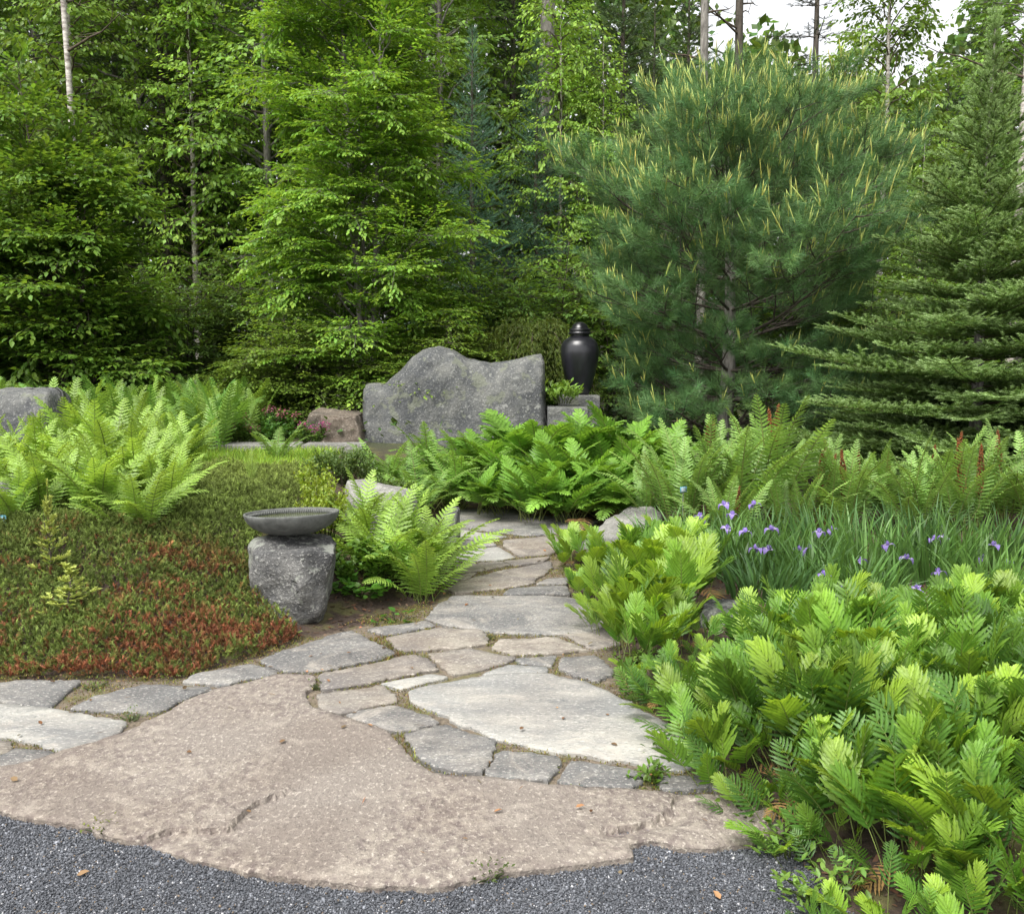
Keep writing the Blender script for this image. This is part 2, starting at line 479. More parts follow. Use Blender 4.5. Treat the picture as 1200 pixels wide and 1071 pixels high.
oct_v = np.array([(1, 0, 0), (-1, 0, 0), (0, 1, 0), (0, -1, 0), (0, 0, 1), (0, 0, -1)], float) * np.array([1, .8, .65])
oct_v += np.random.RandomState(8).normal(0, .13, oct_v.shape)
oct_f = [(0, 2, 4), (2, 1, 4), (1, 3, 4), (3, 0, 4), (2, 0, 5), (1, 2, 5), (3, 1, 5), (0, 3, 5)]
A = Acc()
Rm = frames(rng.normal(0, 1, (N, 3)), rng.normal(0, 1, (N, 3)))
sz = rng.lognormal(math.log(.0031), .35, N)
gc = np.array([.105, .110, .122]) * np.exp(rng.normal(0, .38, (N, 1)))
gc[rng.rand(N) < .018] = [.42, .42, .43]
gc[rng.rand(N) < .018] = [.22, .17, .12]
A.inst(oct_v, oct_f, Rm, np.column_stack([gx, gy, np.full(N, .005) + rng.uniform(0, .003, N)]), sz, np.minimum(gc, .7))
tag(obj('gravel', A, M_MATTE), 'loose blue grey gravel chips spread over the path', 'gravel', kind='stuff')

# ------------------------------------------------------------------ flagstones
def poly_slab(px, z=.03, thick=.07, mat=M_GREY, seed=0, res=.045, und=.004, cracks=(), rough=.012, name='flagstone', shrink=-0.006):
    rs = np.random.RandomState(seed)
    pts = [np.array(G(x, y, z)) for x, y in px]
    pts = np.array(pts)
    # resample and roughen the outline
    out = []
    n = len(pts)
    for i in range(n):
        a, b = pts[i], pts[(i + 1) % n]
        L = np.linalg.norm(b - a); k = max(1, int(L / .022))
        for j in range(k): out.append(a + (b - a) * j / k)
    P = np.array(out)
    # smooth corners slightly
    P = .7 * P + .15 * (np.roll(P, 1, 0) + np.roll(P, -1, 0))
    t = np.roll(P, -1, 0) - np.roll(P, 1, 0)
    nrm = np.stack([t[:, 1], -t[:, 0]], 1); nrm /= np.linalg.norm(nrm, axis=1, keepdims=True) + 1e-9
    area = .5 * np.sum(P[:, 0] * np.roll(P[:, 1], -1) - np.roll(P[:, 0], -1) * P[:, 1])
    if area < 0: P = P[::-1]; nrm = -nrm[::-1]; nrm = nrm
    t = np.roll(P, -1, 0) - np.roll(P, 1, 0)
    nrm = np.stack([t[:, 1], -t[:, 0]], 1); nrm /= np.linalg.norm(nrm, axis=1, keepdims=True) + 1e-9   # outward
    dist = np.linalg.norm(P.mean(0))
    amp = rough * (vnoise(P, 9, seed) + .6 * vnoise(P, 28, seed + 1) + .35 * rs.normal(0, 1, len(P)))
    P = P + nrm * (amp - shrink)[:, None]
    c = P.mean(0)
    inner = P - nrm * .004
    lo, hi = P.min(0), P.max(0)
    gxs, gys = np.meshgrid(np.arange(lo[0], hi[0], res), np.arange(lo[1], hi[1], res))
    Q = np.stack([gxs.ravel(), gys.ravel()], 1) + rs.uniform(-.25, .25, (gxs.size, 2)) * res
    Q = Q[sdf(Q, inner) < -.014]
    for (line, _d, _f, _s) in cracks:
        Lc = np.array([G(x, y, z) for x, y in line])
        for a, b in zip(Lc[:-1], Lc[1:]):
            nn_ = max(2, int(np.linalg.norm(b - a) / .012)); tt = (np.arange(nn_) / nn_)[:, None]
            pn = np.array([-(b - a)[1], (b - a)[0]]); pn /= np.linalg.norm(pn)
            mid = a + (b - a) * tt + pn * (.004 * rs.normal(0, 1, (nn_, 1)))
            Q = np.concatenate([Q, mid + pn * .003, mid - pn * .003])
    Q = Q[sdf(Q, inner) < -.006]
    allp = [Vector(p) for p in inner] + [Vector(p) for p in Q]
    edges = [(i, (i + 1) % len(inner)) for i in range(len(inner))]
    v, e, f, _, _, _ = geometry.delaunay_2d_cdt(allp, edges, [], 1, 1e-6)
    V2 = np.array([tuple(p) for p in v])
    zz = z + und * vnoise(V2, 3.0, seed + 3) + und * .5 * vnoise(V2, 9, seed + 4)
    for (line, drop, fall, side) in cracks:
        L = np.array([G(x, y, z) for x, y in line])
        best = np.full(len(V2), 1e9); sgn = np.zeros(len(V2))
        for a, b in zip(L[:-1], L[1:]):
            ab = b - a; tt = np.clip(((V2 - a) @ ab) / (ab @ ab), 0, 1)
            qv = V2 - (a + tt[:, None] * ab); dq = np.hypot(qv[:, 0], qv[:, 1])
            cr_ = ab[0] * qv[:, 1] - ab[1] * qv[:, 0]
            sel = dq < best
            best = np.where(sel, dq, best); sgn = np.where(sel, np.sign(cr_), sgn)
        zz = zz - np.where(sgn * side > 0, drop * np.exp(-(best / fall) ** 2), 0)
    eb = np.clip(-sdf(V2, inner), 0, .05)
    zz = zz - .0015 * np.exp(-(eb / .01) ** 2)
    bm = bmesh.new()
    bv = [bm.verts.new((p[0] - c[0], p[1] - c[1], q_ - z)) for p, q_ in zip(V2, zz)]
    for fa in f:
        try: bm.faces.new([bv[i] for i in fa])
        except ValueError: pass
    bm.normal_update()
    bmesh.ops.recalc_face_normals(bm, faces=bm.faces[:])
    if sum(fc.normal.z for fc in bm.faces) < 0:
        bmesh.ops.reverse_faces(bm, faces=bm.faces[:])
    be = [e_ for e_ in bm.edges if e_.is_boundary]
    r = bmesh.ops.extrude_edge_only(bm, edges=be)
    nv = [x for x in r['geom'] if isinstance(x, bmesh.types.BMVert)]
    for x in nv:
        # push the rim outwards, down a little: a worn arris
        d = Vector((x.co.x, x.co.y)); i = int(np.argmin(np.hypot(inner[:, 0] - c[0] - x.co.x, inner[:, 1] - c[1] - x.co.y)))
        x.co.x += nrm[i][0] * .004; x.co.y += nrm[i][1] * .004; x.co.z -= .005
    be = [x for x in r['geom'] if isinstance(x, bmesh.types.BMEdge)]
    r = bmesh.ops.extrude_edge_only(bm, edges=be)
    for x in r['geom']:
        if isinstance(x, bmesh.types.BMVert): x.co.z = -thick
    me = bpy.data.meshes.new(name); bm.to_mesh(me); bm.free()
    nn_ = np.empty(len(me.polygons) * 3, np.float32); me.polygons.foreach_get('normal', nn_)
    me.polygons.foreach_set('use_smooth', nn_.reshape(-1, 3)[:, 2] > .93)
    me.materials.append(mat)
    o = bpy.data.objects.new(name, me); C.objects.link(o); o.location = (c[0], c[1], z)
    return o

SLABS = []
def slab(px, label, mat, **k):
    o = poly_slab(px, mat=mat, seed=len(SLABS) + 11, **k)
    tag(o, label, 'paving stone', 'granite flagstones of the garden path')
    SLABS.append([G(x, y, .03) for x, y in px])
    return o
o = slab([(-330, 925), (-120, 912), (0, 899), (33, 893), (67, 882), (105, 871), (143, 858), (190, 835), (222, 819), (255, 806), (295, 797), (330, 789), (368, 791), (370, 799), (357, 811), (365, 828), (400, 839), (450, 854), (470, 874), (484, 891), (501, 903), (521, 907), (568, 909), (642, 917), (746, 925), (800, 929), (844, 930), (887, 937), (916, 956), (917, 972), (880, 984), (850, 987), (800, 991), (763, 980), (731, 985), (739, 1000), (700, 1006), (669, 1011), (608, 1017), (548, 1026), (500, 1036), (454, 1035), (400, 1033), (366, 1028), (325, 1022), (286, 1015), (235, 1003), (188, 990), (178, 982), (151, 981), (114, 973), (81, 961), (34, 953), (0, 946), (-120, 935), (-330, 950)],
     'huge rough pink granite slab along the gravel, by far the largest stone', M_PINK, res=.022, z=.03, thick=.09, und=.004, rough=.009,
     cracks=[([(160, 984), (200, 971), (268, 968), (285, 950), (300, 938), (320, 930)], .018, .12, -1), ([(715, 970), (745, 966), (776, 954)], .022, .07, -1), ([(776, 954), (786, 945), (790, 932)], .014, .06, -1)])
slab([(-60, 803), (0, 799), (18, 796), (92, 797), (75, 815), (57, 828), (0, 821), (-60, 814)], 'pale grey flagstone at the left edge just below the reddish ground cover', M_GREY)
slab([(84, 829), (111, 815), (168, 801), (250, 804), (225, 815), (198, 826), (181, 834), (134, 831)], 'long grey flagstone against the upper left edge of the huge pink slab', M_GREY)
slab([(212, 798), (230, 788), (292, 776), (314, 781), (325, 788), (290, 795), (262, 801)], 'narrow grey flagstone tucked under the rusty front corner of the ground cover', M_GREY)
slab([(-90, 826), (0, 824), (44, 828), (148, 845), (141, 856), (81, 879), (44, 870), (10, 863), (-90, 852)], 'large whitish flagstone at the left edge above the pink slab', M_WHITE)
slab([(-40, 860), (-2, 866), (15, 873), (-5, 884), (-40, 885)], 'small corner of flagstone cut by the left edge below the large whitish one', M_TAN)
slab([(17, 875), (65, 883), (35, 892), (0, 897), (-55, 904), (-60, 893), (-5, 887)], 'small pinkish grey flagstone wedged between the whitish one and the pink slab at left', M_GREY)
slab([(303, 773), (350, 755), (385, 744), (412, 738), (440, 752), (465, 764), (430, 774), (395, 781), (372, 786), (334, 785)], 'large grey flagstone beside the dark mulch in front of the bowl stone', M_GREY)
slab([(451, 746), (514, 735), (561, 737), (575, 747), (567, 755), (501, 760), (468, 762)], 'tan and grey flagstone just below the wide upper slab, left of centre', M_TAN)
slab([(378, 790), (420, 781), (484, 766), (500, 772), (515, 783), (480, 789), (445, 796), (400, 805), (377, 807)], 'long tan flagstone between the grey mulch side stone and the small pink one', M_TAN)
slab([(502, 766), (551, 759), (601, 770), (568, 782), (533, 789), (518, 778)], 'pinkish pentagon flagstone just above the left end of the big white stone', M_TAN)
slab([(586, 748), (655, 747), (688, 760), (649, 764), (603, 766), (575, 757)], 'flat tan grey flagstone right below the wide upper slab, right of centre', M_TAN)
slab([(605, 771), (652, 767), (646, 779), (608, 776)], 'small bluish grey flagstone right of the pinkish pentagon stone', M_GREY, rough=.006)
slab([(570, 787), (597, 778), (640, 781), (641, 786), (565, 790)], 'thin white sliver of stone above the middle of the big white stone', M_WHITE, rough=.006)
slab([(658, 769), (696, 767), (722, 787), (699, 797), (655, 783)], 'bluish grey flagstone at the right above the big white stone, next to the ferns', M_GREY)
slab([(446, 800), (504, 789), (525, 792), (498, 799), (470, 806)], 'thin whitish flagstone touching the upper left tip of the big white stone', M_WHITE, rough=.007)
slab([(372, 813), (400, 809), (448, 803), (466, 811), (464, 820), (430, 828), (400, 835), (378, 830)], 'small pinkish flagstone in the notch of the huge pink slab', M_TAN)
slab([(408, 837), (462, 825), (514, 844), (471, 858), (444, 851)], 'grey diamond flagstone left of the big white stone', M_GREY)
slab([(474, 859), (523, 848), (583, 867), (573, 885), (563, 903), (534, 904), (512, 898), (491, 885)], 'rounded grey flagstone at the lower left of the big white stone', M_GREY)
slab([(587, 877), (657, 887), (650, 900), (643, 914), (568, 906)], 'squarish grey flagstone under the middle of the big white stone', M_GREY)
slab([(667, 888), (755, 904), (742, 922), (655, 915)], 'bluish grey flagstone under the right half of the big white stone', M_GREY)
slab([(773, 910), (830, 908), (855, 922), (779, 924)], 'small grey flagstone at the right end beneath the fern tips', M_GREY)
slab([(478, 808), (531, 796), (580, 790), (635, 788), (686, 798), (736, 822), (787, 850), (840, 872), (845, 893), (800, 899), (753, 894), (700, 886), (635, 875), (585, 864), (545, 849), (518, 836), (482, 820)], 'big white leaf shaped granite slab in the middle of the paving', M_WHITE, res=.03, und=.006)
slab([(500, 724), (515, 706), (530, 698), (600, 697), (670, 699), (716, 712), (718, 730), (690, 741), (640, 743), (580, 740), (520, 732)], 'wide smooth grey slab crossing the path above the tan stones', M_GREY, res=.03)
slab([(664, 743), (712, 734), (728, 755), (694, 759)], 'small tan flagstone at the right end under the wide upper slab', M_TAN)
slab([(430, 737), (500, 726), (510, 732), (450, 744)], 'thin mossy grey flagstone left of the wide upper slab at the mulch', M_GREY)
slab([(530, 598), (561, 595), (640, 598), (700, 610), (680, 622), (615, 627), (575, 622), (533, 616)], 'farthest wide slab of the path, in front of the dense green fern bank', M_GREY, rough=.01, z=.03)
slab([(534, 620), (595, 628), (575, 631), (534, 632)], 'thin pale flagstone directly below the left end of the farthest slab', M_WHITE, rough=.006)
slab([(530, 634), (574, 632), (581, 639), (538, 642)], 'small grey flagstone left on the narrow path, third course from the far end', M_GREY, rough=.006)
slab([(590, 633), (652, 627), (672, 634), (644, 649), (610, 651), (592, 640)], 'pale brownish flagstone on the right of the narrow path below the farthest slab', M_TAN, rough=.007)
slab([(534, 645), (582, 641), (605, 652), (581, 656), (534, 657)], 'whitish flagstone at the left of the narrow path, beside the feathery fern', M_WHITE, rough=.007)
slab([(535, 660), (588, 657), (598, 661), (563, 668), (534, 671)], 'tan flagstone left on the narrow path just below the whitish one', M_TAN, rough=.006)
slab([(592, 657), (644, 652), (636, 658), (603, 662)], 'thin pinkish strip of stone in the middle of the narrow path', M_TAN, rough=.005)
slab([(526, 674), (558, 670), (549, 677), (518, 682)], 'small tan flagstone at the left margin beside the drooping fern frond', M_TAN, rough=.005)
slab([(562, 674), (645, 657), (647, 664), (622, 683), (594, 688), (534, 694), (521, 690), (540, 680)], 'largest pinkish flagstone of the narrow path', M_TAN)
slab([(643, 677), (664, 675), (664, 683), (628, 684)], 'small grey flagstone at the right of the narrow path, next to the low ferns', M_GREY, rough=.005)
slab([(598, 690), (625, 687), (664, 686), (668, 695), (590, 696)], 'flat grey flagstone right above the wide upper slab', M_GREY, rough=.005)

# moss, tiny weeds and debris in the joints
needle_v = np.array([(-.5, 0, 0), (.5, 0, 0), (0, 1, 0)], float); needle_f = [(0, 1, 2)]
blade_v = np.array([(-.5, 0, 0), (.5, 0, 0), (-.4, .5, .05), (.4, .5, .05), (0, 1, .15)], float); blade_f = [(0, 1, 3), (0, 3, 2), (2, 3, 4)]
rng = np.random.RandomState(21)
N = 420000
mx = rng.uniform(-3.2, 2.2, N); my = rng.uniform(3.0, 9.3, N)
Pm = np.stack([mx, my], 1)
k = (np.abs(mx) < my * .56 + .15) & (sdf(Pm, HARD) < .06) & (sdf(Pm, GRAVP) > -.03)
Pm = Pm[k]
dm = np.full(len(Pm), 1e9)
for s in SLABS:
    s = np.array(s); lo, hi = s.min(0) - .15, s.max(0) + .15
    sel = ((Pm > lo) & (Pm < hi)).all(1)
    if sel.any(): dm[sel] = np.minimum(dm[sel], sdf(Pm[sel], s))
dens = vnoise(Pm, 3.2, 9) + .5 * vnoise(Pm, 11, 4) + .25 * rng.normal(0, 1, len(Pm))
k = (dm > .001) & (dens > -.15)
# a few tufts also along the gravel edge and on the slab rims
Pm = Pm[k]; N = len(Pm)
if N > 110000:
    idx = rng.choice(N, 110000, replace=False); Pm = Pm[idx]; N = 110000
A = Acc()
d = rng.normal(0, .6, (N, 3)); d[:, 2] = 1
mc = jit(rng, (.15, .155, .035), N, .35, .15)
br = rng.rand(N) < .3; mc[br] = jit(rng, (.16, .10, .05), br.sum(), .3)
hh = rng.uniform(.004, .012, N) * (1 + 1.5 * (vnoise(Pm, 2.1, 77) > .7))
A.inst(blade_v, blade_f, frames(d, rng.normal(0, 1, (N, 3))), np.column_stack([Pm, np.full(N, .018) + rng.uniform(-.004, .006, N)]), np.column_stack([rng.uniform(.003, .006, N), hh, hh]), mc)
tag(obj('moss', A, M_JUN), 'green and brown moss growing in the joints between the flagstones', 'moss', kind='stuff')

# fallen bits on the stones and gravel
rng = np.random.RandomState(44)
N = 520
mx = rng.uniform(-2.6, 1.6, N); my = 2.4 + 6.5 * rng.rand(N) ** 1.4
Pm = np.stack([mx, my], 1); dh_ = sdf(Pm, HARD); k = (dh_ < -.01) & (np.abs(mx) < my * .55) & (rng.rand(N) < np.exp(dh_ * 1.6) + .12); Pm = Pm[k]; N = len(Pm)
ong = sdf(Pm, GRAVP) < 0
A = Acc()
az = rng.uniform(0, 6.28, N); d = np.stack([np.cos(az), np.sin(az), rng.normal(0, .12, N)], 1)
lv = np.array([(0, 0, 0), (-.3, .3, .12), (-.2, .7, .16), (0, 1, .02), (.22, .7, .14), (.3, .3, .1), (0, .5, 0)], float)
tw_ = rng.rand(N) < .45
S3 = np.column_stack([np.where(tw_, .006, .03), np.where(tw_, .045, .032), np.where(tw_, .01, .03)]) * rng.uniform(.5, 1.2, (N, 1))
A.inst(lv, [(0, 6, 1), (1, 6, 2), (2, 6, 3), (3, 6, 4), (4, 6, 5), (5, 6, 0)], frames(d, np.tile([0, 0, 1.], (N, 1)) + rng.normal(0, .2, (N, 3))), np.column_stack([Pm, np.where(ong, .010, .037)]), S3, jit(rng, (.15, .095, .05), N, .5, .2))
tag(obj('leaf_litter', A, M_MATTE), 'fallen brown leaf scraps and twigs lying on the paving and gravel', 'leaf litter', kind='stuff')

# mulch chips
N = 26000
mx = rng.uniform(-4.2, 3.6, N); my = rng.uniform(2.2, 9.5, N)
Pm = np.stack([mx, my], 1); k = (sdf(Pm, HARD) > -.04) & (np.abs(mx) < my * .6 + .3); Pm = Pm[k]; N = len(Pm)
chip = np.array([(-.5, -.5, 0), (.5, -.4, 0.1), (.4, .5, 0), (-.5, .45, .1), (0, 0, .35)], float)
A = Acc()
d = rng.normal(0, 1, (N, 3)); d[:, 2] *= .25
A.inst(chip, [(0, 1, 4), (1, 2, 4), (2, 3, 4), (3, 0, 4)], frames(d, np.tile([0, 0, 1.], (N, 1)) + rng.normal(0, .3, (N, 3))), np.column_stack([Pm, hgt(Pm) + .003]),
       np.column_stack([rng.uniform(.006, .014, N), rng.uniform(.012, .04, N), rng.uniform(.006, .012, N)]), jit(rng, (.085, .05, .032), N, .5, .15))
tag(obj('bark_mulch', A, M_MATTE), 'dark brown bark mulch covering the soil of the beds', 'mulch', kind='stuff')

# ------------------------------------------------------------------ rocks
def rock_noise(me, amp, seed, levels=((2.2, 1), (6, .4), (17, .16))):
    V = np.empty(len(me.vertices) * 3, np.float32); me.vertices.foreach_get('co', V); V = V.reshape(-1, 3)
    Nn = np.empty(len(me.vertices) * 3, np.float32); me.vertices.foreach_get('normal', Nn); Nn = Nn.reshape(-1, 3)
    off = np.array([seed * 1.7, seed * .9, seed * 2.3])
    d = np.zeros(len(V))
    for s_, a_ in levels:
        d += a_ * np.array([noise.noise(Vector((v + off) * s_)) for v in V])
    # chipped facets
    d += .5 * np.array([abs(noise.noise(Vector((v + off) * 3.7))) for v in V])
    V = V + Nn * (d * amp)[:, None]
    me.vertices.foreach_set('co', V.astype(np.float32).ravel()); me.update()

def hull_rock(name, pts, mat, seed, amp=.03, cuts=5, bevel=.03, label='', cat='rock', group=None, smooth=.35):
    """pts are world points; the rock is their hull, its edges worn and surface broken"""
    pts = np.array(pts, float); c = pts.mean(0); c[2] = pts[:, 2].min()
    bm = bmesh.new()
    for p in pts: bm.verts.new(tuple(p - c))
    bmesh.ops.convex_hull(bm, input=bm.verts[:])
    for v in [v for v in bm.verts if not v.link_faces]: bm.verts.remove(v)
    bmesh.ops.dissolve_limit(bm, angle_limit=R(8), verts=bm.verts[:], edges=bm.edges[:])
    bmesh.ops.bevel(bm, geom=bm.edges[:], offset=bevel, segments=2, profile=.6, affect='EDGES', clamp_overlap=True)
    bmesh.ops.triangulate(bm, faces=bm.faces[:])
    size = np.ptp(pts, axis=0).max()
    for _ in range(cuts):
        long = [e for e in bm.edges if e.calc_length() > size / 26]
        if not long: break
        bmesh.ops.subdivide_edges(bm, edges=long, cuts=1)
        bmesh.ops.triangulate(bm, faces=bm.faces[:])
    bmesh.ops.smooth_vert(bm, verts=bm.verts[:], factor=smooth, use_axis_x=True, use_axis_y=True, use_axis_z=True)
    bm.normal_update()
    me = bpy.data.meshes.new(name); bm.to_mesh(me); bm.free()
    me.polygons.foreach_set('use_smooth', np.ones(len(me.polygons), bool))
    rock_noise(me, amp, seed)
    o = obj(name, me, mat); o.location = tuple(c)
    return tag(o, label, cat, group)

def profile_rock(name, prof, Y, depth, zb, mat, seed, label, lean=.10, amp=.03, nx=74, nz=44):
    """boulder whose skyline follows prof (world x, top z); round in depth, standing at distance Y"""
    prof = np.array(prof); x0, x1 = prof[0, 0], prof[-1, 0]
    xs_ = np.linspace(x0, x1, nx)
    top = np.interp(xs_, prof[:, 0], prof[:, 1])
    rs = np.random.RandomState(seed)
    V, Fc = [], []
    m = nz
    for i, (x, t) in enumerate(zip(xs_, top)):
        e = min(1, min(x - x0, x1 - x) / .07 + .05) ** .5
        dh = depth * .5 * (.55 + .45 * e)
        for j in range(m):
            a = j / (m - 1) * math.pi            # front bottom -> over the top -> back bottom
            ca, sa = math.cos(a), math.sin(a)
            px_ = -np.sign(ca) * abs(ca) ** .6 * dh
            pz_ = abs(sa) ** .26
            V.append((x, px_ + lean * pz_ * (1 if px_ < 0 else .3), zb + (t - zb) * pz_))
    for i in range(nx - 1):
        for j in range(m - 1):
            a, b = i * m + j, (i + 1) * m + j
            Fc.append((a, b, b + 1, a + 1))
    Fc.append(tuple(range(m - 1, -1, -1))); Fc.append(tuple((nx - 1) * m + j for j in range(m)))
    V = np.array(V); c = np.array([xs_.mean(), 0, zb])
    bm = bmesh.new(); bv = [bm.verts.new(tuple(v - c)) for v in V]
    for f_ in Fc: bm.faces.new([bv[k_] for k_ in f_])
    bmesh.ops.triangulate(bm, faces=[f_ for f_ in bm.faces if len(f_.verts) > 4])
    bmesh.ops.recalc_face_normals(bm, faces=bm.faces[:])
    me = bpy.data.meshes.new(name); bm.to_mesh(me); bm.free()
    me.polygons.foreach_set('use_smooth', np.ones(len(me.polygons), bool))
    rock_noise(me, amp, seed, ((1.4, .9), (4, .55), (11, .3), (28, .16)))
    o = obj(name, me, mat); o.location = (c[0], Y, zb)
    return tag(o, label, 'boulder')

YB = 11.6
sky_line = [(421, 470), (422, 454), (432, 450), (449, 450), (463, 438), (480, 421), (496, 411), (511, 408), (528, 411), (545, 420), (575, 427), (602, 424), (624, 418), (636, 415), (640, 424), (641, 470)]
pr = [(D(x, y, YB)[0], D(x, y, YB)[2]) for x, y in sky_line]
profile_rock('boulder', pr, YB + .35, .75, .1, M_BOULDER, 4, 'big grey lichen covered boulder with a wave shaped top behind the fern bank', lean=.14, amp=.036)
YL = 9.4
pr = [(D(x, y, YL)[0], D(x, y, YL)[2]) for x, y in [(-75, 478), (-60, 462), (-20, 460), (20, 457), (42, 456), (50, 462), (52, 478)]]
profile_rock('boulder', pr, YL + .3, .8, .1, M_BOULDER, 6, 'light grey square edged boulder among ferns at the left edge of the view', lean=.22, amp=.04, nx=50)

def boxpts(px0, px1, pt, pb, Y, dep, skew=0, top=.8):
    a, b = D(px0, pt, Y), D(px1, pt, Y); z0 = D(px0, pb, Y)[2]
    out = []
    for z, s, k in ((z0, 1., 0), (a[2], top, 1)):
        cx = (a[0] + b[0]) / 2; w = (b[0] - a[0]) / 2
        for sx in (-1, 1):
            for sy in (0, 1):
                out.append((cx + sx * w * s + skew * k, Y + sy * dep + (0.03 * k), z))
    return out

# wall block right of the boulder with the urn behind
hull_rock('stone_block', boxpts(642, 690, 478, 530, 11.5, .5, top=.99), M_BOULDER, 3, .008, label='rectangular cut grey stone block right of the wavy boulder, under the urn', cat='stone block', bevel=.012)

# pedestal stone of the bowl
zt = .49
ped = [D(296, 652, 5.36), D(303, 641, 5.5), D(300, 638, 5.75), D(382, 628, 5.85), D(398, 637, 5.55), D(394, 652, 5.38), D(352, 650, 5.30), D(330, 650, 5.31),
       D(386, 674, 5.36), D(380, 706, 5.40), D(387, 690, 5.7), D(370, 722, 5.36), D(345, 738, 5.36), D(295, 676, 5.41), D(296, 704, 5.43), D(304, 730, 5.41),
       D(330, 634, 5.9), D(352, 690, 5.24), D(366, 664, 5.30)]
ped = [(p[0], p[1], p[2] + .02 if p[2] > .40 else p[2]) for p in ped]
hull_rock('pedestal_stone', [(p[0], p[1], min(p[2], zt) if p[2] > .4 else p[2]) for p in ped] + [(D(350, 735, 5.4)[0], 5.42, -.03), (D(372, 728, 5.45)[0], 5.48, -.03), (D(310, 735, 5.5)[0], 5.5, -.03), (D(378, 728, 5.75)[0], 5.75, -.03)], M_ROCK, 7, .05, bevel=.012, smooth=.0, label='upright grey lichen spotted stone that carries the shallow bowl')
# moss cushion on its foot
mo = D(352, 725, 4.93)

hull_rock('edge_rock', boxpts(396, 488, 588, 625, 7.3, .5, top=.72) + [D(405, 560, 7.7), D(440, 562, 7.6), D(480, 582, 7.4), D(428, 558, 7.8)], M_LROCK, 12, .03, bevel=.03, label='pale sloping rock behind the feathery fern, up and right of the bowl')
hull_rock('edge_rock', boxpts(516, 535, 607, 645, 7.25, .5, top=.85), M_ROCK, 13, .02, bevel=.02, label='narrow upright kerb rock at the left edge of the path, half behind the feathery fern')
hull_rock('edge_rock', boxpts(430, 470, 603, 640, 6.75, .3, top=.85), M_LROCK, 15, .02, bevel=.02, label='small grey rock mostly hidden inside the feathery fern right of the bowl')
b = [D(672, 645, 7.0), D(700, 660, 6.7), D(682, 632, 7.1), D(720, 640, 6.9), D(765, 628, 7.1), D(770, 650, 6.9), D(764, 592, 8.2), D(735, 594, 8.3), D(712, 612, 7.8), D(690, 625, 7.3), D(775, 600, 8.1), D(700, 690, 6.7), D(770, 680, 6.9)]
b = [(p[0], p[1], max(p[2], -.05)) for p in b]
hull_rock('edge_rock', b, M_LROCK, 16, .05, bevel=.025, label='long pale layered rock edging the right side of the path by the irises')
b = [D(700, 668, 6.4), D(760, 668, 6.4), D(700, 690, 6.3), D(752, 690, 6.3), D(705, 655, 6.7), D(752, 655, 6.7), D(700, 720, 6.2), D(760, 720, 6.2)]
hull_rock('edge_rock', [(p[0], p[1], max(p[2], -.04)) for p in b], M_LROCK, 17, .03, bevel=.02, label='low grey rock nearly buried by the bright ferns right of the path')
b = [D(822, 712, 5.35), D(885, 722, 5.3), D(825, 700, 5.6), D(872, 706, 5.6), D(890, 735, 5.25), D(820, 732, 5.25), D(830, 760, 5.2), D(890, 760, 5.2)]
hull_rock('edge_rock', [(p[0], p[1], max(p[2], -.04)) for p in b], M_ROCK, 18, .03, bevel=.02, label='flat topped grey rock with pale lichen in front of the irises')
hull_rock('edge_rock', boxpts(-40, 34, 570, 628, 6.4, .6, top=.8), M_ROCK, 19, .06, bevel=.03, label='dark rock with white lichen crust at the left edge by a plant tag')
hull_rock('edge_rock', boxpts(308, 343, 543, 560, 9.2, .3, top=.7), M_LROCK, 20, .03, bevel=.02, label='small light rock under the upright fern beyond the ground cover')
hull_rock('edge_rock', boxpts(352, 425, 486, 535, 11.4, .7, top=.8), M_BROCK, 22, .06, bevel=.05, label='brownish pink rock left of the wavy boulder beside the pink flowers')
hull_rock('kerb_stone', boxpts(196, 348, 522, 545, 10.3, .35, top=.98), M_LROCK, 23, .008, bevel=.01, label='long flat grey kerb stone along the far side of the ground cover', cat='kerb stone')
hull_rock('kerb_stone', boxpts(352, 424, 522, 545, 10.35, .35, top=.98), M_LROCK, 24, .008, bevel=.01, label='short flat grey kerb stone in front of the brownish pink rock', cat='kerb stone')

# ------------------------------------------------------------------ bowl and urn
def lathe(prof, seg=72):
    A = Acc(); prof = np.array(prof, float); k = len(prof)
    a = np.arange(seg) * 2 * math.pi / seg
    V = np.stack([prof[:, None, 0] * np.cos(a), prof[:, None, 0] * np.sin(a), np.repeat(prof[:, 1:2], seg, 1)], 2).reshape(-1, 3)
    f = []
    for i in range(k - 1):
        for j in range(seg):
            p, q_ = i * seg + j, i * seg + (j + 1) % seg
            f += [(p, q_, q_ + seg), (p, q_ + seg, p + seg)]
    A.add(V, f, (.5, .5, .5)); return A

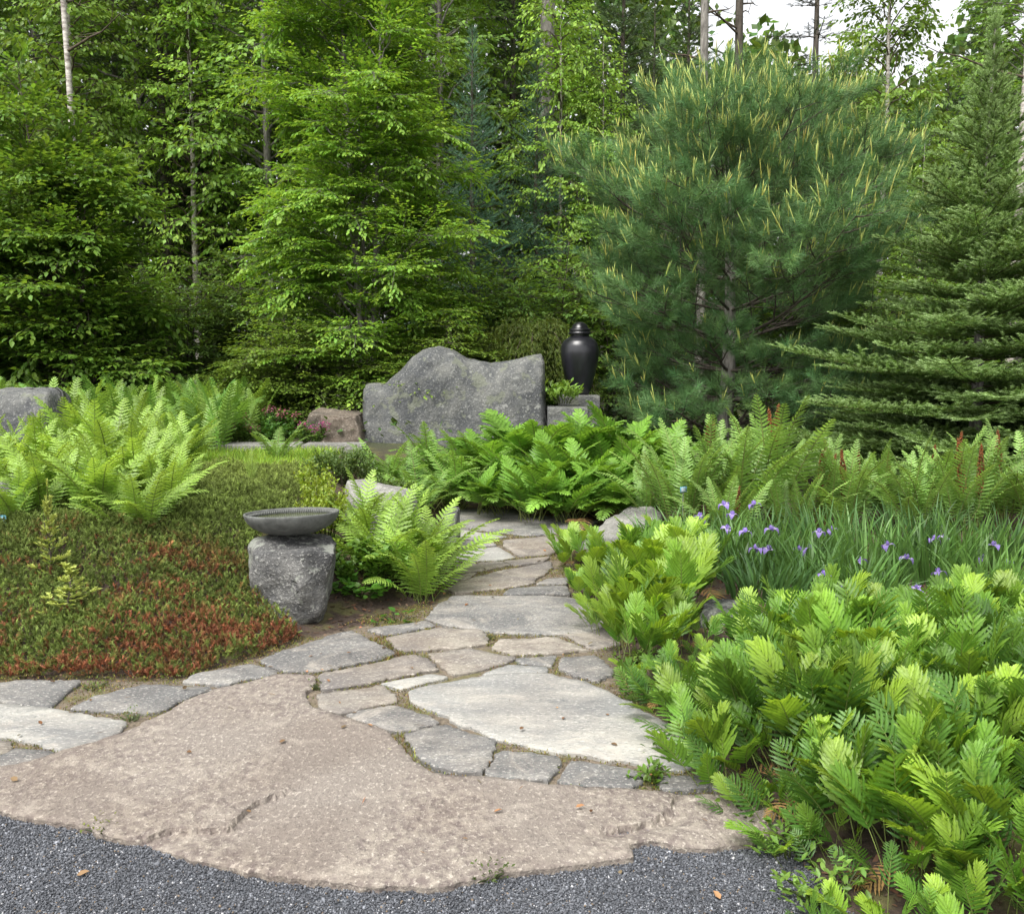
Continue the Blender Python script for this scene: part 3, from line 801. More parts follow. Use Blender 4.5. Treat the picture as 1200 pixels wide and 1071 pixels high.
def simple_mat(name, c1, c2, scale, rough, spec=.5, bump=.2, stretchz=1, metallic=0, rvar=0):
    m, n, l = newmat(name)
    tc = n.new('ShaderNodeTexCoord'); mp = n.new('ShaderNodeMapping'); mp.inputs['Scale'].default_value = (scale, scale, scale * stretchz)
    l.new(tc.outputs['Object'], mp.inputs[0])
    nz = n.new('ShaderNodeTexNoise'); nz.inputs['Scale'].default_value = 1; nz.inputs['Detail'].default_value = 6; nz.inputs['Roughness'].default_value = .65
    l.new(mp.outputs[0], nz.inputs['Vector'])
    cr = n.new('ShaderNodeValToRGB'); cr.color_ramp.elements[0].position = .35; cr.color_ramp.elements[1].position = .68
    cr.color_ramp.elements[0].color = (*c1, 1); cr.color_ramp.elements[1].color = (*c2, 1)
    l.new(nz.outputs['Fac'], cr.inputs[0])
    pb = n.new('ShaderNodeBsdfPrincipled'); pb.inputs['Roughness'].default_value = rough; pb.inputs['Specular IOR Level'].default_value = spec
    if rvar:
        mr = n.new('ShaderNodeMapRange'); mr.inputs[3].default_value = rough - rvar; mr.inputs[4].default_value = rough + rvar
        l.new(nz.outputs['Fac'], mr.inputs[0]); l.new(mr.outputs[0], pb.inputs['Roughness'])
    l.new(cr.outputs[0], pb.inputs['Base Color'])
    bp = n.new('ShaderNodeBump'); bp.inputs['Strength'].default_value = bump; bp.inputs['Distance'].default_value = .004
    l.new(nz.outputs['Fac'], bp.inputs['Height']); l.new(bp.outputs[0], pb.inputs['Normal'])
    out = n.new('ShaderNodeOutputMaterial'); l.new(pb.outputs[0], out.inputs[0])
    return m

bx, by, bz = D(343, 635, 5.65)
bz = .490
rb = 56 / F * 5.65
hb = .115
t = thing('stone_bowl', 'shallow round dark grey concrete bowl of water on an upright stone', 'bowl', (bx, by, bz))
t.rotation_euler = (R(-3.2), R(-1.5), 0)
prof = [(0, 0), (rb * .48, 0), (rb * .56, .006), (rb * .70, .022), (rb * .83, .042), (rb * .93, .070), (rb * .98, .095), (rb, hb), (rb * .992, hb + .005), (rb * .955, hb + .005), (rb * .94, hb - .004), (rb * .93, hb - .035), (rb * .80, .055), (rb * .5, .03), (0, .026)]
pp = []
for a, b in zip(prof[:-1], prof[1:]):
    for q_ in (0, .5): pp.append((a[0] + (b[0] - a[0]) * q_, a[1] + (b[1] - a[1]) * q_))
pp.append(prof[-1])
M_CONC = simple_mat('concrete', (.075, .078, .073), (.15, .155, .145), 22, .75, .4, .5)
obj('body', lathe(pp, 96).mesh('body', True), M_CONC, t)
# a bead of small ribs running round the inside of the rim
A = Acc(); a = np.arange(120) * 2 * math.pi / 120
boxv = np.array([(x, y, z) for x in (-.5, .5) for y in (-.5, .5) for z in (0, 1)], float)
boxf = [(0, 1, 3), (0, 3, 2), (4, 6, 7), (4, 7, 5), (0, 4, 5), (0, 5, 1), (2, 3, 7), (2, 7, 6), (0, 2, 6), (0, 6, 4), (1, 5, 7), (1, 7, 3)]
A.inst(boxv, boxf, frames(np.stack([-np.sin(a), np.cos(a), 0 * a], 1), np.tile([0, 0, 1.], (120, 1))), np.stack([rb * .925 * np.cos(a), rb * .925 * np.sin(a), np.full(120, hb - .028)], 1), np.tile([.006, .005, .022], (120, 1)), (.16, .165, .155))
obj('inner_ribs', A, M_MATTE, t)
A = Acc(); a = np.arange(64) * 2 * math.pi / 64
A.add(np.vstack([[0, 0, 0], np.stack([rb * .925 * np.cos(a), rb * .925 * np.sin(a), 0 * a], 1)]), [(0, 1 + i, 1 + (i + 1) % 64) for i in range(64)], (.1, .1, .1))
M_WATER = simple_mat('water', (.05, .06, .02), (.10, .12, .04), 30, .04, .8, .05)
obj('water', A, M_WATER, t, loc=(0, 0, hb - .026))

YU = 12.3
ux, uy, uz0 = D(679, 470, YU)
k_ = YU / F
def uzp(py): return D(679, py, YU)[2]
zb = uzp(462)
t = thing('lidded_urn', 'tall glossy black lidded urn standing between the wavy boulder and the pine', 'urn', (ux, uy, zb))
r0 = 22.5 * k_
Hb = uzp(397) - zb
prof = [(0, 0), (r0 * .5, 0), (r0 * .52, .02), (r0 * .62, Hb * .12), (r0 * .82, Hb * .38), (r0 * .96, Hb * .62), (r0, Hb * .76), (r0 * .96, Hb * .88), (r0 * .84, Hb * .96), (r0 * .66, Hb * 1.01), (r0 * .52, Hb * 1.035), (r0 * .47, Hb * 1.06), (r0 * .5, Hb * 1.085)]
prof = np.array(prof); tt = np.linspace(0, len(prof) - 1, 60); pp = np.column_stack([np.interp(tt, range(len(prof)), prof[:, 0]), np.interp(tt, range(len(prof)), prof[:, 1])])
for _ in range(2): pp[2:-2] = .5 * pp[2:-2] + .25 * (pp[1:-3] + pp[3:-1])
M_URN = simple_mat('black_glaze', (.006, .006, .008), (.022, .022, .028), 5, .32, .6, .12, stretchz=.3, rvar=.12)
obj('body', lathe(pp, 64).mesh('body', True), M_URN, t)
z0 = Hb * 1.075
prof = np.array([(0, z0), (r0 * .56, z0), (r0 * .60, z0 + .012), (r0 * .58, z0 + .028), (r0 * .52, z0 + .034), (r0 * .52, z0 + .042), (r0 * .56, z0 + .052), (r0 * .54, z0 + .066), (r0 * .44, z0 + .078), (r0 * .42, z0 + .088), (r0 * .36, z0 + .12), (r0 * .22, z0 + .145), (r0 * .08, z0 + .155), (0, z0 + .156)])
obj('lid', lathe(prof, 64).mesh('lid', True), M_URN, t)
hull_rock('stone_block', boxpts(656, 704, 464, 520, 12.05, .5, top=.98), M_BOULDER, 31, .01, label='grey stone block directly beneath the black urn', cat='stone block', bevel=.015)

# plant tags
def plant_tag(loc, label, rz, w=.075, h=.05):
    t = thing('plant_tag', label, 'plant tag', loc, rz)
    A = Acc(); A.inst(boxv, boxf, frames(np.array([[0, 1., 0]]), np.array([[0, 0, 1.]])), np.array([[0, 0, .14]]), np.array([[w, .003, h]]), (.10, .28, .36))
    pl = obj('plate', A, M_MATTE, t)
    A = Acc()
    rs = np.random.RandomState(4)
    for i in range(4):
        wl_ = w * rs.uniform(.45, .8)
        A.inst(boxv, boxf, frames(np.array([[0, 1., 0]]), np.array([[0, 0, 1.]])), np.array([[-(w * .8 - wl_) / 2 + .0, -.0028, .148 + i * h * .2]]), np.array([[wl_, .001, h * .08]]), (.7, .75, .75))
    obj('printed_lines', A, M_MATTE, t)
    A = Acc(); A.tube([(0, .004, -.04), (0, .004, .15)], [.003, .003], 5, (.2, .2, .2)); obj('stake', A, M_MATTE, t)
p = D(0, 612, 5.9); plant_tag((p[0], p[1], p[2] - .16), 'small blue green plant tag in front of the lichened rock, left edge', R(-20), w=.1, h=.065)
p = D(801, 574, 7.6); plant_tag((p[0], p[1], p[2] - .16), 'small blue green plant tag below the tall ferns behind the irises', R(35), w=.07, h=.045)

# ------------------------------------------------------------------ ferns
def frond(kind, seed, L, a0, a1, name='frond', col=(.14, .26, .035), tip=(.20, .33, .05), stem=(.24, .28, .09), p=1.6, side=0.0):
    """a single fern frond growing from the origin and arching towards +Y"""
    rs = np.random.RandomState(seed)
    A = Acc()
    K = 40
    t = np.linspace(0, 1, K)
    ang = a0 + (a1 - a0) * t ** p
    dy = np.sin(ang); dz = np.cos(ang); dx = side * t
    pts = np.zeros((K, 3)); st = L / (K - 1)
    pts[1:, 1] = np.cumsum(dy[:-1]) * st; pts[1:, 2] = np.cumsum(dz[:-1]) * st; pts[:, 0] = side * L * t ** 2 * .5
    cfg = dict(lime=dict(sf=.16, n=19, Lp=.21, W=.0175, st=9, fwd0=12, fwd1=42, lob=.34), cut=dict(sf=.42, n=10, Lp=.31, W=.017, st=11, fwd0=20, fwd1=52, lob=.14), broad=dict(sf=.44, n=12, Lp=.33, W=.0215, st=11, fwd0=36, fwd1=66, lob=.22),
               long=dict(sf=.20, n=25, Lp=.16, W=.0125, st=7, fwd0=8, fwd1=38, lob=.22),
               wide=dict(sf=.34, n=15, Lp=.28, W=.027, st=9, fwd0=15, fwd1=45, lob=.2),
               lacy=dict(sf=.20, n=18, Lp=.225, W=.02, st=0, fwd0=12, fwd1=40, lob=0))[kind]
    rad = np.interp(t, [0, .7, 1], [.0045, .0035, .001]) * (L / .5) ** .5
    A.tube(pts[::3], rad[::3], 4, stem)
    n = cfg['n']
    col = np.array(col); tip = np.array(tip)
    for i in range(n + 1):
        u = i / n
        f = cfg['sf'] + (1 - cfg['sf']) * (1 - (1 - u) ** 1.12) * .985
        pos = np.array([np.interp(f, t, pts[:, k]) for k in range(3)])
        a = np.interp(f, t, ang)
        T = np.array([0, math.sin(a), math.cos(a)]); N = np.array([0, -math.cos(a), math.sin(a)]); X = np.array([1., 0, 0])
        if kind in ('broad', 'cut'): shape = (1 - u) ** .72 * (.84 + .5 * u) + .055
        elif kind == 'wide': shape = (1 - u) ** .75 * min(1, .78 + 1.6 * u) + .03
        elif kind in ('long', 'lime'): shape = (1 - u) ** .62 * min(1, .42 + 2.4 * u) + .02
        else: shape = (1 - u) ** .8 * min(1, .45 + 2.2 * u) + .02
        Lp = cfg['Lp'] * L * shape
        for s in ((-1, 1) if i < n else (0,)):
            phi = R(cfg['fwd0'] + (cfg['fwd1'] - cfg['fwd0']) * u + rs.normal(0, 3))
            if s == 0: dr = T.copy(); Lq = Lp * 1.2
            else:
                dr = s * X * math.cos(phi) + T * math.sin(phi); Lq = Lp * rs.uniform(.92, 1.06)
            lift = {'lime': .12, 'cut': .2, 'broad': .22, 'wide': .18, 'long': .08, 'lacy': .10}[kind]
            dr = dr + N * (lift + rs.normal(0, .06)); dr /= np.linalg.norm(dr)
            Wd = np.cross(N, dr); Wd /= np.linalg.norm(Wd)
            Nn = np.cross(dr, Wd)
            droop = {'lime': .3, 'cut': .3, 'broad': .22, 'wide': .2, 'long': .25, 'lacy': .25}[kind] + rs.normal(0, .08)
            curl = .20 if kind in ('broad', 'wide', 'cut') else .12
            c0 = col * math.exp(rs.normal(0, .07)); c1 = tip * math.exp(rs.normal(0, .07))
            cc = c0 * (1 - u) + c1 * u
            if cfg['st']:
                m = cfg['st']; w = np.linspace(0, 1, m)
                prof = np.clip(w / .10 + .35, 0, 1) * (1 - w ** 3.2) ** .9
                if kind in ('broad', 'cut'): prof = (.62 + .75 * np.sin(np.clip(w * 1.02, 0, 1) * math.pi) ** .8 * 1) * np.clip((1 - w) / .3, 0, 1) ** .55 * .85
                W = cfg['W'] * L * (.6 + .4 * shape) * (1 if kind != 'long' else 1)
                if kind in ('broad', 'wide', 'cut'): W = min(W, Lq * .36)
                z_ = np.sin(np.arange(m) * math.pi)
                e1 = 1 + cfg['lob'] * (np.arange(m) % 2 * 2 - 1) * rs.uniform(.5, 1.4, m); e2 = 1 + cfg['lob'] * (np.arange(m) % 2 * 2 - 1) * rs.uniform(.5, 1.4, m)
                Cn = pos + dr * (Lq * w)[:, None] + T * (curl * Lq * w ** 2)[:, None] - N * (droop * Lq * w ** 2)[:, None]
                wav = rs.normal(0, .10, (m, 1)) * W
                Lft = Cn + Wd * (W * prof * e1)[:, None] + Nn * (W * .28 * prof)[:, None] + Nn * wav
                Rgt = Cn - Wd * (W * prof * e2)[:, None] + Nn * (W * .28 * prof)[:, None] - Nn * wav
                V = np.concatenate([Cn, Lft, Rgt])
                f_ = []
                for j in range(m - 1):
                    f_ += [(j, m + j, m + j + 1), (j, m + j + 1, j + 1), (j, j + 1, 2 * m + j + 1), (j, 2 * m + j + 1, 2 * m + j)]
                kc = np.concatenate([np.tile(cc * 1.5, (m, 1)), np.tile(cc * .95, (2 * m, 1))])
                A.add(V, f_, kc)
            else:
                m = max(4, int(12 * min(1, shape + .25)))
                w = (np.arange(m) + .4) / m
                pl = Lq * .15 * (1 - w) ** .7 * (.65 + .5 * np.sin(w * math.pi)) + .0015
                Cn = pos + dr * (Lq * w)[:, None] + T * (curl * Lq * w ** 2)[:, None] - N * (droop * Lq * w ** 2)[:, None]
                pw = Lq / m * .7
                for sg in (-1, 1):
                    dd_ = Wd * sg * .85 + dr * .5
                    tipp = Cn + dd_ * pl[:, None] - Nn * (pl * .2)[:, None] + Nn * rs.normal(0, .001, (m, 1))
                    V = np.concatenate([Cn - dr * pw * .5, Cn + dr * pw * .5, tipp, Cn + dd_ * (pl * .5)[:, None] + dr * pw * .45])
                    f_ = [(j, m + j, 3 * m + j) for j in range(m)] + [(j, 3 * m + j, 2 * m + j) for j in range(m)]
                    A.add(V, f_, np.tile(cc, (len(V), 1)))
    return A.mesh(name)

def fertile(seed, L=.75):
    """rust coloured fertile frond: bare stalk with bunched curled pinnae"""
    rs = np.random.RandomState(seed); A = Acc()
    A.tube([(0, 0, 0), (0, .01, L * .5), (0, .03, L)], [.003, .003, .0015], 5, (.20, .10, .03))
    N = 420
    h = L * (.42 + .56 * rs.rand(N)); a = rs.uniform(0, 6.28, N)
    r = .016 * np.clip((L * 1.0 - h) / (L * .25), .15, 1)
    d = np.stack([np.cos(a) * .6, np.sin(a) * .6, np.ones(N)], 1)
    A.inst(oct_v, oct_f, frames(d, rs.normal(0, 1, (N, 3))), np.stack([np.cos(a) * r, np.sin(a) * r + .03 * (h / L) ** 2, h], 1), np.tile([.004, .009, .004], (N, 1)), jit(rs, (.145, .058, .022), N, .3, .15))
    return A.mesh('fertile_frond')

BROADC = [((.095, .205, .026), (.175, .295, .036)), ((.068, .158, .024), (.125, .235, .032)), ((.14, .25, .028), (.24, .355, .04)), ((.048, .12, .022), (.085, .175, .03))]
FR = {}
FR['broad'] = [frond('broad' if i not in (3, 5, 7) else 'cut', 100 + i, 1.0, R(a), R(b), col=BROADC[i % 4][0], tip=BROADC[i % 4][1], side=s_, stem=(.24, .30, .09)) for i, (a, b, s_) in enumerate([(3, 18, .1), (6, 30, -.1), (9, 44, .05), (4, 24, -.15), (10, 56, .1), (2, 12, 0), (6, 34, .15), (5, 28, -.05)])]
FR['long'] = [frond('long', 200 + i, 1.0, R(a), R(b), col=(.14, .25, .055), tip=(.20, .33, .08), side=s_) for i, (a, b, s_) in enumerate([(6, 36, .1), (10, 55, -.12), (14, 80, .1), (4, 28, 0), (9, 66, -.05)])]
FR['wide'] = [frond('wide', 300 + i, 1.0, R(a), R(b), col=(.10, .215, .032), tip=(.165, .305, .045), side=s_) for i, (a, b, s_) in enumerate([(8, 60, .1), (12, 85, -.12), (16, 105, .1), (6, 45, 0), (10, 75, -.05)])]
FR['lacy'] = [frond('lacy', 400 + i, 1.0, R(a), R(b), col=(.23, .37, .06), tip=(.33, .46, .085), stem=(.26, .34, .09), side=s_) for i, (a, b, s_) in enumerate([(8, 42, .15), (14, 62, -.15), (18, 82, .1), (5, 30, 0), (12, 52, -.1)])]
FERT = [fertile(1), fertile(2)]
DEADF = [frond('cut', 180 + i, 1.0, R(30), R(120), col=(.13, .075, .03), tip=(.18, .12, .04), stem=(.12, .07, .03), side=.2 * i, name='dead_frond') for i in range(2)]
for m_ in DEADF: m_.materials.append(M_MATTE)
for v in FR.values():
    for m_ in v: m_.materials.append(M_FERN)
for m_ in FERT: m_.materials.append(M_MATTE)
frng = random.Random(77)

def fern(name, loc, kind, n, H, label, group=None, cat='fern', spread=.05, tilt=(0, 14), lean=None, fert=0, jitter=.28, sub=None):
    t = thing(name, label, cat, loc, 0, group)
    base = frng.uniform(0, 6.28)
    for i in range(n):
        az = base + i * 2.39996 + frng.uniform(-.3, .3)
        me = frng.choice(sub or FR[kind])
        o = bpy.data.objects.new('frond', me); C.objects.link(o); o.parent = t
        rr = spread * math.sqrt(frng.random())
        ax = frng.uniform(0, 6.28)
        s = H * frng.uniform(1 - jitter, 1 + jitter * .5)
        o.location = (rr * math.cos(ax), rr * math.sin(ax), -.01)
        o.scale = (s * frng.choice((-1, 1)), s, s)
        q = Matrix.Rotation(az, 3, 'Z') @ Matrix.Rotation(-R(frng.uniform(*tilt)), 3, 'X') @ Matrix.Rotation(frng.uniform(-.5, .5), 3, 'Z')
        if lean is not None:
            q = Matrix.Rotation(lean[1], 3, Vector((-math.sin(lean[0]), math.cos(lean[0]), 0))) @ q
        o.rotation_euler = q.to_euler()
    if kind in ('broad', 'wide') and frng.random() < .45:
        o = bpy.data.objects.new('dead_frond', frng.choice(DEADF)); C.objects.link(o); o.parent = t
        o['label'] = 'browned drooping old frond'; s = H * .8; o.scale = (s, s, s); o.location = (0, 0, .01)
        o.rotation_euler = (-R(frng.uniform(10, 40)), 0, frng.uniform(0, 6.28))
    for i in range(fert):
        o = bpy.data.objects.new('fertile_frond', frng.choice(FERT)); C.objects.link(o); o.parent = t
        o['label'] = 'rust brown upright fertile frond'
        o.location = (frng.uniform(-.06, .06), frng.uniform(-.06, .06), 0); o.rotation_euler = (frng.uniform(-.12, .12), frng.uniform(-.12, .12), frng.uniform(0, 6))
        s = H * frng.uniform(1.08, 1.32); o.scale = (s * 1.5, s * 1.5, s)
    return t

ORD = ['leftmost', 'second from the left', 'third from the left', 'fourth from the left', 'fifth from the left', 'sixth from the left', 'seventh from the left', 'eighth from the left', 'ninth from the left', 'tenth from the left', 'eleventh from the left', 'twelfth from the left', 'thirteenth from the left', 'fourteenth from the left', 'fifteenth from the left']
# near bed of broad lobed ferns, row by row back from the gravel: distance, leftmost pixel, rightmost pixel, height
ROWS = [(2.40, 1010, 1290, .27, 'lowest row along the bottom edge'), (2.62, 1065, 1290, .34, 'front row, bottom right corner'), (2.85, 985, 1290, .38, 'second row from the bottom right corner'),
        (3.08, 915, 1280, .40, 'third row from the bottom right corner'), (3.32, 875, 1270, .42, 'row beside the tip of the pink slab'), (3.58, 860, 1262, .43, 'row level with the end of the pink slab'),
        (3.85, 840, 1250, .42, 'row level with the end of the white slab'), (4.15, 800, 1240, .41, 'row behind the white slab end'),
        (4.45, 765, 1230, .39, 'second row before the irises'), (4.8, 885, 1225, .37, 'last row before the irises')]
for Y, p0, p1, H, nm in ROWS:
    p1 += 55
    x0, x1 = (p0 - 600) / F * Y, (p1 - 600) / F * Y
    n = max(2, int(round((x1 - x0) / .205)) + 1)
    for i in range(n):
        x = x0 + (x1 - x0) * i / (n - 1) + frng.uniform(-.05, .05); y = Y + frng.uniform(-.09, .09)
        if Y > 5 and 830 < 600 + x / y * F < 905: continue
        edge = (i == 0)
        pxx = 600 + x / y * F
        low = .5 if (Y > 3.95 and 780 < pxx < 905) else 1
        lf = (math.pi, R(26 if edge else 11))
        h = H * .87 * low * (.72 if edge and low == 1 else 1) * frng.uniform(.80, 1.22)
        fern('broad_lobed_fern', (x, y, hz(x, y)), 'broad', 14 if edge else 17, h, 'fern %s in the %s' % (ORD[i], nm), 'bright green broad lobed ferns', tilt=(0, 30 if edge else 18), lean=lf, spread=.15)
# narrow tongue of the same fern running up the right edge of the path
for i, (px, Y, H, lab) in enumerate([(735, 4.75, .34, 'low broad lobed fern beside the bluish grey flagstone at the path edge'), (752, 5.1, .42, 'bright broad lobed fern at the path beside the wide upper slab'),
                                     (800, 5.35, .46, 'upright broad lobed fern just left of the flat topped grey rock'), (728, 5.55, .36, 'yellowish broad lobed fern overhanging the wide upper slab'),
                                     (775, 5.8, .44, 'broad lobed fern between the path and the flat topped rock'), (815, 5.95, .42, 'yellow tipped fern touching the left iris leaves'),
                                     (700, 6.2, .34, 'low yellow green fern left of the buried rock'), (745, 6.3, .42, 'yellow green fern covering the buried low rock'),
                                     (795, 6.4, .40, 'yellow green fern directly in front of the first purple irises'), (682, 6.75, .30, 'small fern at the foot of the long pale rock by the path'),
                                     (668, 7.1, .28, 'smallest yellow green fern at the left tip of the long pale rock'), (692, 5.95, .24, 'tiny low fern on the right margin of the wide slab'), (790, 4.75, .30, 'low fern on the left of the flat topped rock, nearest the white slab'), (770, 5.45, .38, 'fern on the bare spot left of the flat topped rock'), (715, 5.2, .28, 'low fern spilling on the small tan end stone'), (800, 5.05, .28, 'short fern in front of the left end of the flat topped rock'), (845, 4.9, .20, 'very low fern at the foot of the flat topped rock'), (735, 5.9, .36, 'fern in the middle of the tongue along the path')]):
    x = (px - 600) / F * Y
    fern('broad_lobed_fern', (x, Y, hz(x, Y)), 'broad', 12, H, lab, 'bright green broad lobed ferns', tilt=(0, 26), spread=.12, sub=[FR['broad'][k] for k in (2, 6, 2, 6, 0, 1)])

# dense fern bank at the end of the path
k = 0
BANK = [(575, 9.0, .62, 'front left fern of the dense bank, leaning over the far slab'), (622, 8.75, .62, 'front fern in the middle of the bank, arching over the far slab'),
        (668, 8.6, .62, 'front fern of the bank above the centre of the far slab'), (715, 8.75, .66, 'front fern of the bank beside the top of the long pale rock'),
        (600, 9.5, .74, 'fern in the second row of the bank, below the wavy boulder'), (648, 9.35, .78, 'fern in the second row of the bank, below the stone block'),
        (695, 9.3, .78, 'fern in the second row of the bank, below the urn'), (742, 9.4, .76, 'fern in the second row of the bank, under the pine'),
        (790, 9.3, .70, 'right end fern of the bank, next to the tall ferns with rust spikes'), (575, 10.1, .86, 'rear left fern of the bank against the wavy boulder'),
        (620, 10.2, 1.0, 'tall rear fern rising in front of the right side of the wavy boulder'), (672, 10.1, 1.0, 'rear fern of the bank in front of the stone block'),
        (720, 10.1, .98, 'rear fern of the bank touching the lowest pine branches'), (765, 10.1, .80, 'rear right fern of the bank beneath the pine')]
for px, Y, H, lab in BANK:
    x = (px - 600) / F * Y
    fern('arching_fern', (x, Y, hz(x, Y)), 'wide', 22, H * 1.02, lab, 'ferns of the dense bank at the end of the path', tilt=(0, 32), spread=.14)
FR['lime'] = [frond('lime', 370 + i, 1.0, R(a), R(b), col=(.17, .29, .048), tip=(.25, .375, .07), stem=(.26, .34, .09), side=s_) for i, (a, b, s_) in enumerate([(6, 38, .12), (12, 60, -.15), (18, 84, .1), (4, 26, 0), (10, 50, -.1), (15, 70, .15)])]
for m_ in FR['lime']: m_.materials.append(M_FERN)
FR['mid'] = [frond('long', 350 + i, 1.0, R(a), R(b), col=(.13, .25, .05), tip=(.20, .34, .07), side=s_) for i, (a, b, s_) in enumerate([(10, 70, .1), (16, 90, -.12), (20, 105, .1), (8, 55, 0)])]
for m_ in FR['mid']: m_.materials.append(M_FERN)
for px, Y, H, lab in [(458, 9.5, .62, 'feathery fern in front of the left part of the wavy boulder'), (490, 9.1, .70, 'large feathery fern in front of the middle of the wavy boulder'), (528, 9.4, .72, 'feathery fern just left of the dense bank'),
                      (508, 9.9, .78, 'feathery fern touching the base of the wavy boulder'), (548, 10.0, .80, 'feathery fern between boulder and the rear left of the bank'), (478, 8.6, .5, 'low feathery fern behind the pale sloping rock')]:
    x = (px - 600) / F * Y
    fern('feathery_fern', (x, Y, hz(x, Y)), 'mid', 24, H, lab, 'feathery ferns before the boulder', tilt=(2, 30), spread=.14)

# tall ferns with rust fertile fronds
TALL = [(800, 7.9, .85, 'tall fern at the left end of the rust spiked row'), (836, 8.2, 1.0, 'tall fern second from the left in the rust spiked row'), (872, 7.9, 1.08, 'tallest upright fern with its tip against the dark pine'),
        (905, 8.3, 1.12, 'tall fern right of the tallest one, with rust spikes'), (935, 7.6, .75, 'low spreading fern with long fronds reaching left over the irises'), (968, 8.1, .92, 'tall fern below the fir, left of the thick rust spike'),
        (1002, 7.9, 1.0, 'tall fern with the thick rust spike below the fir'), (1040, 8.2, .85, 'pale tall fern right of the thick rust spike'), (1075, 7.8, .92, 'tall pale fern under the centre of the fir'),
        (1108, 8.1, 1.02, 'tall fern below the fir, third from the right edge'), (1142, 7.7, .98, 'tall fern second from the right edge'), (1180, 8.0, 1.02, 'tall fern at the right edge of the view'),
        (1222, 7.7, 1.0, 'tall fern cut by the right edge of the view'), (855, 7.3, .62, 'shorter fern in front of the tallest one'), (765, 8.3, .72, 'shorter fern between the dense bank and the tall rust spiked row')]
for i, (px, Y, H, lab) in enumerate(TALL):
    x = (px - 600) / F * Y
    H *= (.86 if px > 925 else 1.0) * frng.uniform(.9, 1.1)
    fern('tall_fern', (x, Y, hz(x, Y)), 'long', 16, H, lab, 'tall ferns with rust fertile fronds', tilt=(-4, 24), spread=.10, fert=(2 if i in (1, 3, 5, 6, 9, 10) else (1 if i % 2 else 0)), sub=[FR['long'][k] for k in (0, 1, 3, 3, 4, 0)])

# feathery ferns of the left bed
LFT = [(188, 6.5, .48, 'small feathery fern at the lower right end of the left group'), (28, 6.15, .50, 'feathery fern just right of the plant tag'), (128, 6.5, .58, 'upright feathery fern low in the middle of the left group'), (60, 6.5, .62, 'large feathery fern right of the lichened rock on the left'), (105, 6.1, .60, 'feathery fern just above the ground cover, left of centre in its group'), (150, 5.85, .48, 'lowest feathery fern standing in the ground cover'),
       (25, 7.3, .62, 'feathery fern above the lichened rock at the left edge'), (75, 7.4, .68, 'feathery fern below the square edged boulder'), (120, 7.2, .72, 'tall feathery fern in the middle of the left group'),
       (160, 6.9, .62, 'feathery fern at the right front of the left group'), (35, 8.3, .62, 'feathery fern at the foot of the square edged boulder'), (90, 8.4, .74, 'feathery fern right of the square edged boulder'),
       (140, 8.2, .76, 'pale feathery fern in the rear of the left group'), (185, 7.9, .62, 'feathery fern at the right rear of the left group'), (-15, 6.9, .6, 'feathery fern cut by the left edge above the plant tag'),
       (205, 8.9, .55, 'low feathery fern beside the kerb stone'), (175, 9.3, .62, 'feathery fern behind the left group in front of the meadow of ferns'), (-20, 8.0, .6, 'feathery fern cut by the left edge below the boulder')]
for px, Y, H, lab in LFT:
    x = (px - 600) / F * Y
    fern('feathery_fern', (x, Y, hz(x, Y)), 'lime', 19, H, lab, 'yellow green feathery ferns of the left bed', tilt=(-2, 24), spread=.12)
for px, Y, H, lab in [(455, 6.3, .70, 'large feathery fern beside the bowl, hanging over the path'), (498, 6.55, .68, 'feathery fern at the left path edge, right half of the clump by the bowl'), (430, 6.8, .62, 'feathery fern right behind the bowl'), (492, 6.0, .55, 'low feathery fern drooping onto the narrow path')]:
    x = (px - 600) / F * Y
    fern('feathery_fern', (x, Y, hz(x, Y)), 'lime', 24, H * .92, lab, 'feathery ferns between the bowl and the path', tilt=(2, 36), spread=.1)
for px, Y, H, lab in [(325, 9.4, .52, 'upright vase shaped fern alone beyond the ground cover')]:
    x = (px - 600) / F * Y
    fern('upright_fern', (x, Y, hz(x, Y)), 'long', 11, H, lab, tilt=(5, 30))
x = (292 - 600) / F * 7.6
fern('fern_shoot', (x, 7.6, hz(x, 7.6) + .05), 'lacy', 2, .34, 'single pale fern shoot rising from the ground cover left of the bowl', tilt=(-5, 5))

# far meadow of ferns: nobody could count them
A = Acc()
src = []
for m_ in FR['lime'][:5]:
    V = np.empty(len(m_.vertices) * 3, np.float32); m_.vertices.foreach_get('co', V); V = V.reshape(-1, 3)
    Fa = np.empty(len(m_.loops), np.int32); m_.loops.foreach_get('vertex_index', Fa); Fa = Fa.reshape(-1, 3)
    src.append((V, Fa))
rng = np.random.RandomState(12)
for V, Fa in src[:5]:
    N = 150
    xx = rng.uniform(-7.6, -2.9, N); yy = rng.uniform(9.8, 13.6, N)
    k = (xx < -2.9 - (yy - 10) * .05); xx, yy = xx[k], yy[k]; N = len(xx)
    a = rng.uniform(0, 6.28, N); tl = rng.uniform(-.1, .35, N)
    Rz = np.zeros((N, 3, 3)); Rz[:, 0, 0] = np.cos(a); Rz[:, 0, 1] = -np.sin(a); Rz[:, 1, 0] = np.sin(a); Rz[:, 1, 1] = np.cos(a); Rz[:, 2, 2] = 1
    Rx = np.zeros((N, 3, 3)); Rx[:, 0, 0] = 1; Rx[:, 1, 1] = np.cos(tl); Rx[:, 1, 2] = np.sin(tl); Rx[:, 2, 1] = -np.sin(tl); Rx[:, 2, 2] = np.cos(tl)
    A.inst(V, Fa, Rz @ Rx, np.column_stack([xx, yy, hgt(np.column_stack([xx, yy]))]), rng.uniform(.6, .9, N), jit(rng, (.175, .30, .055), N, .22, .1))
tag(obj('fern_meadow', A, M_FERN), 'meadow of tall light green ferns below the trees on the left', 'ferns', kind='stuff')

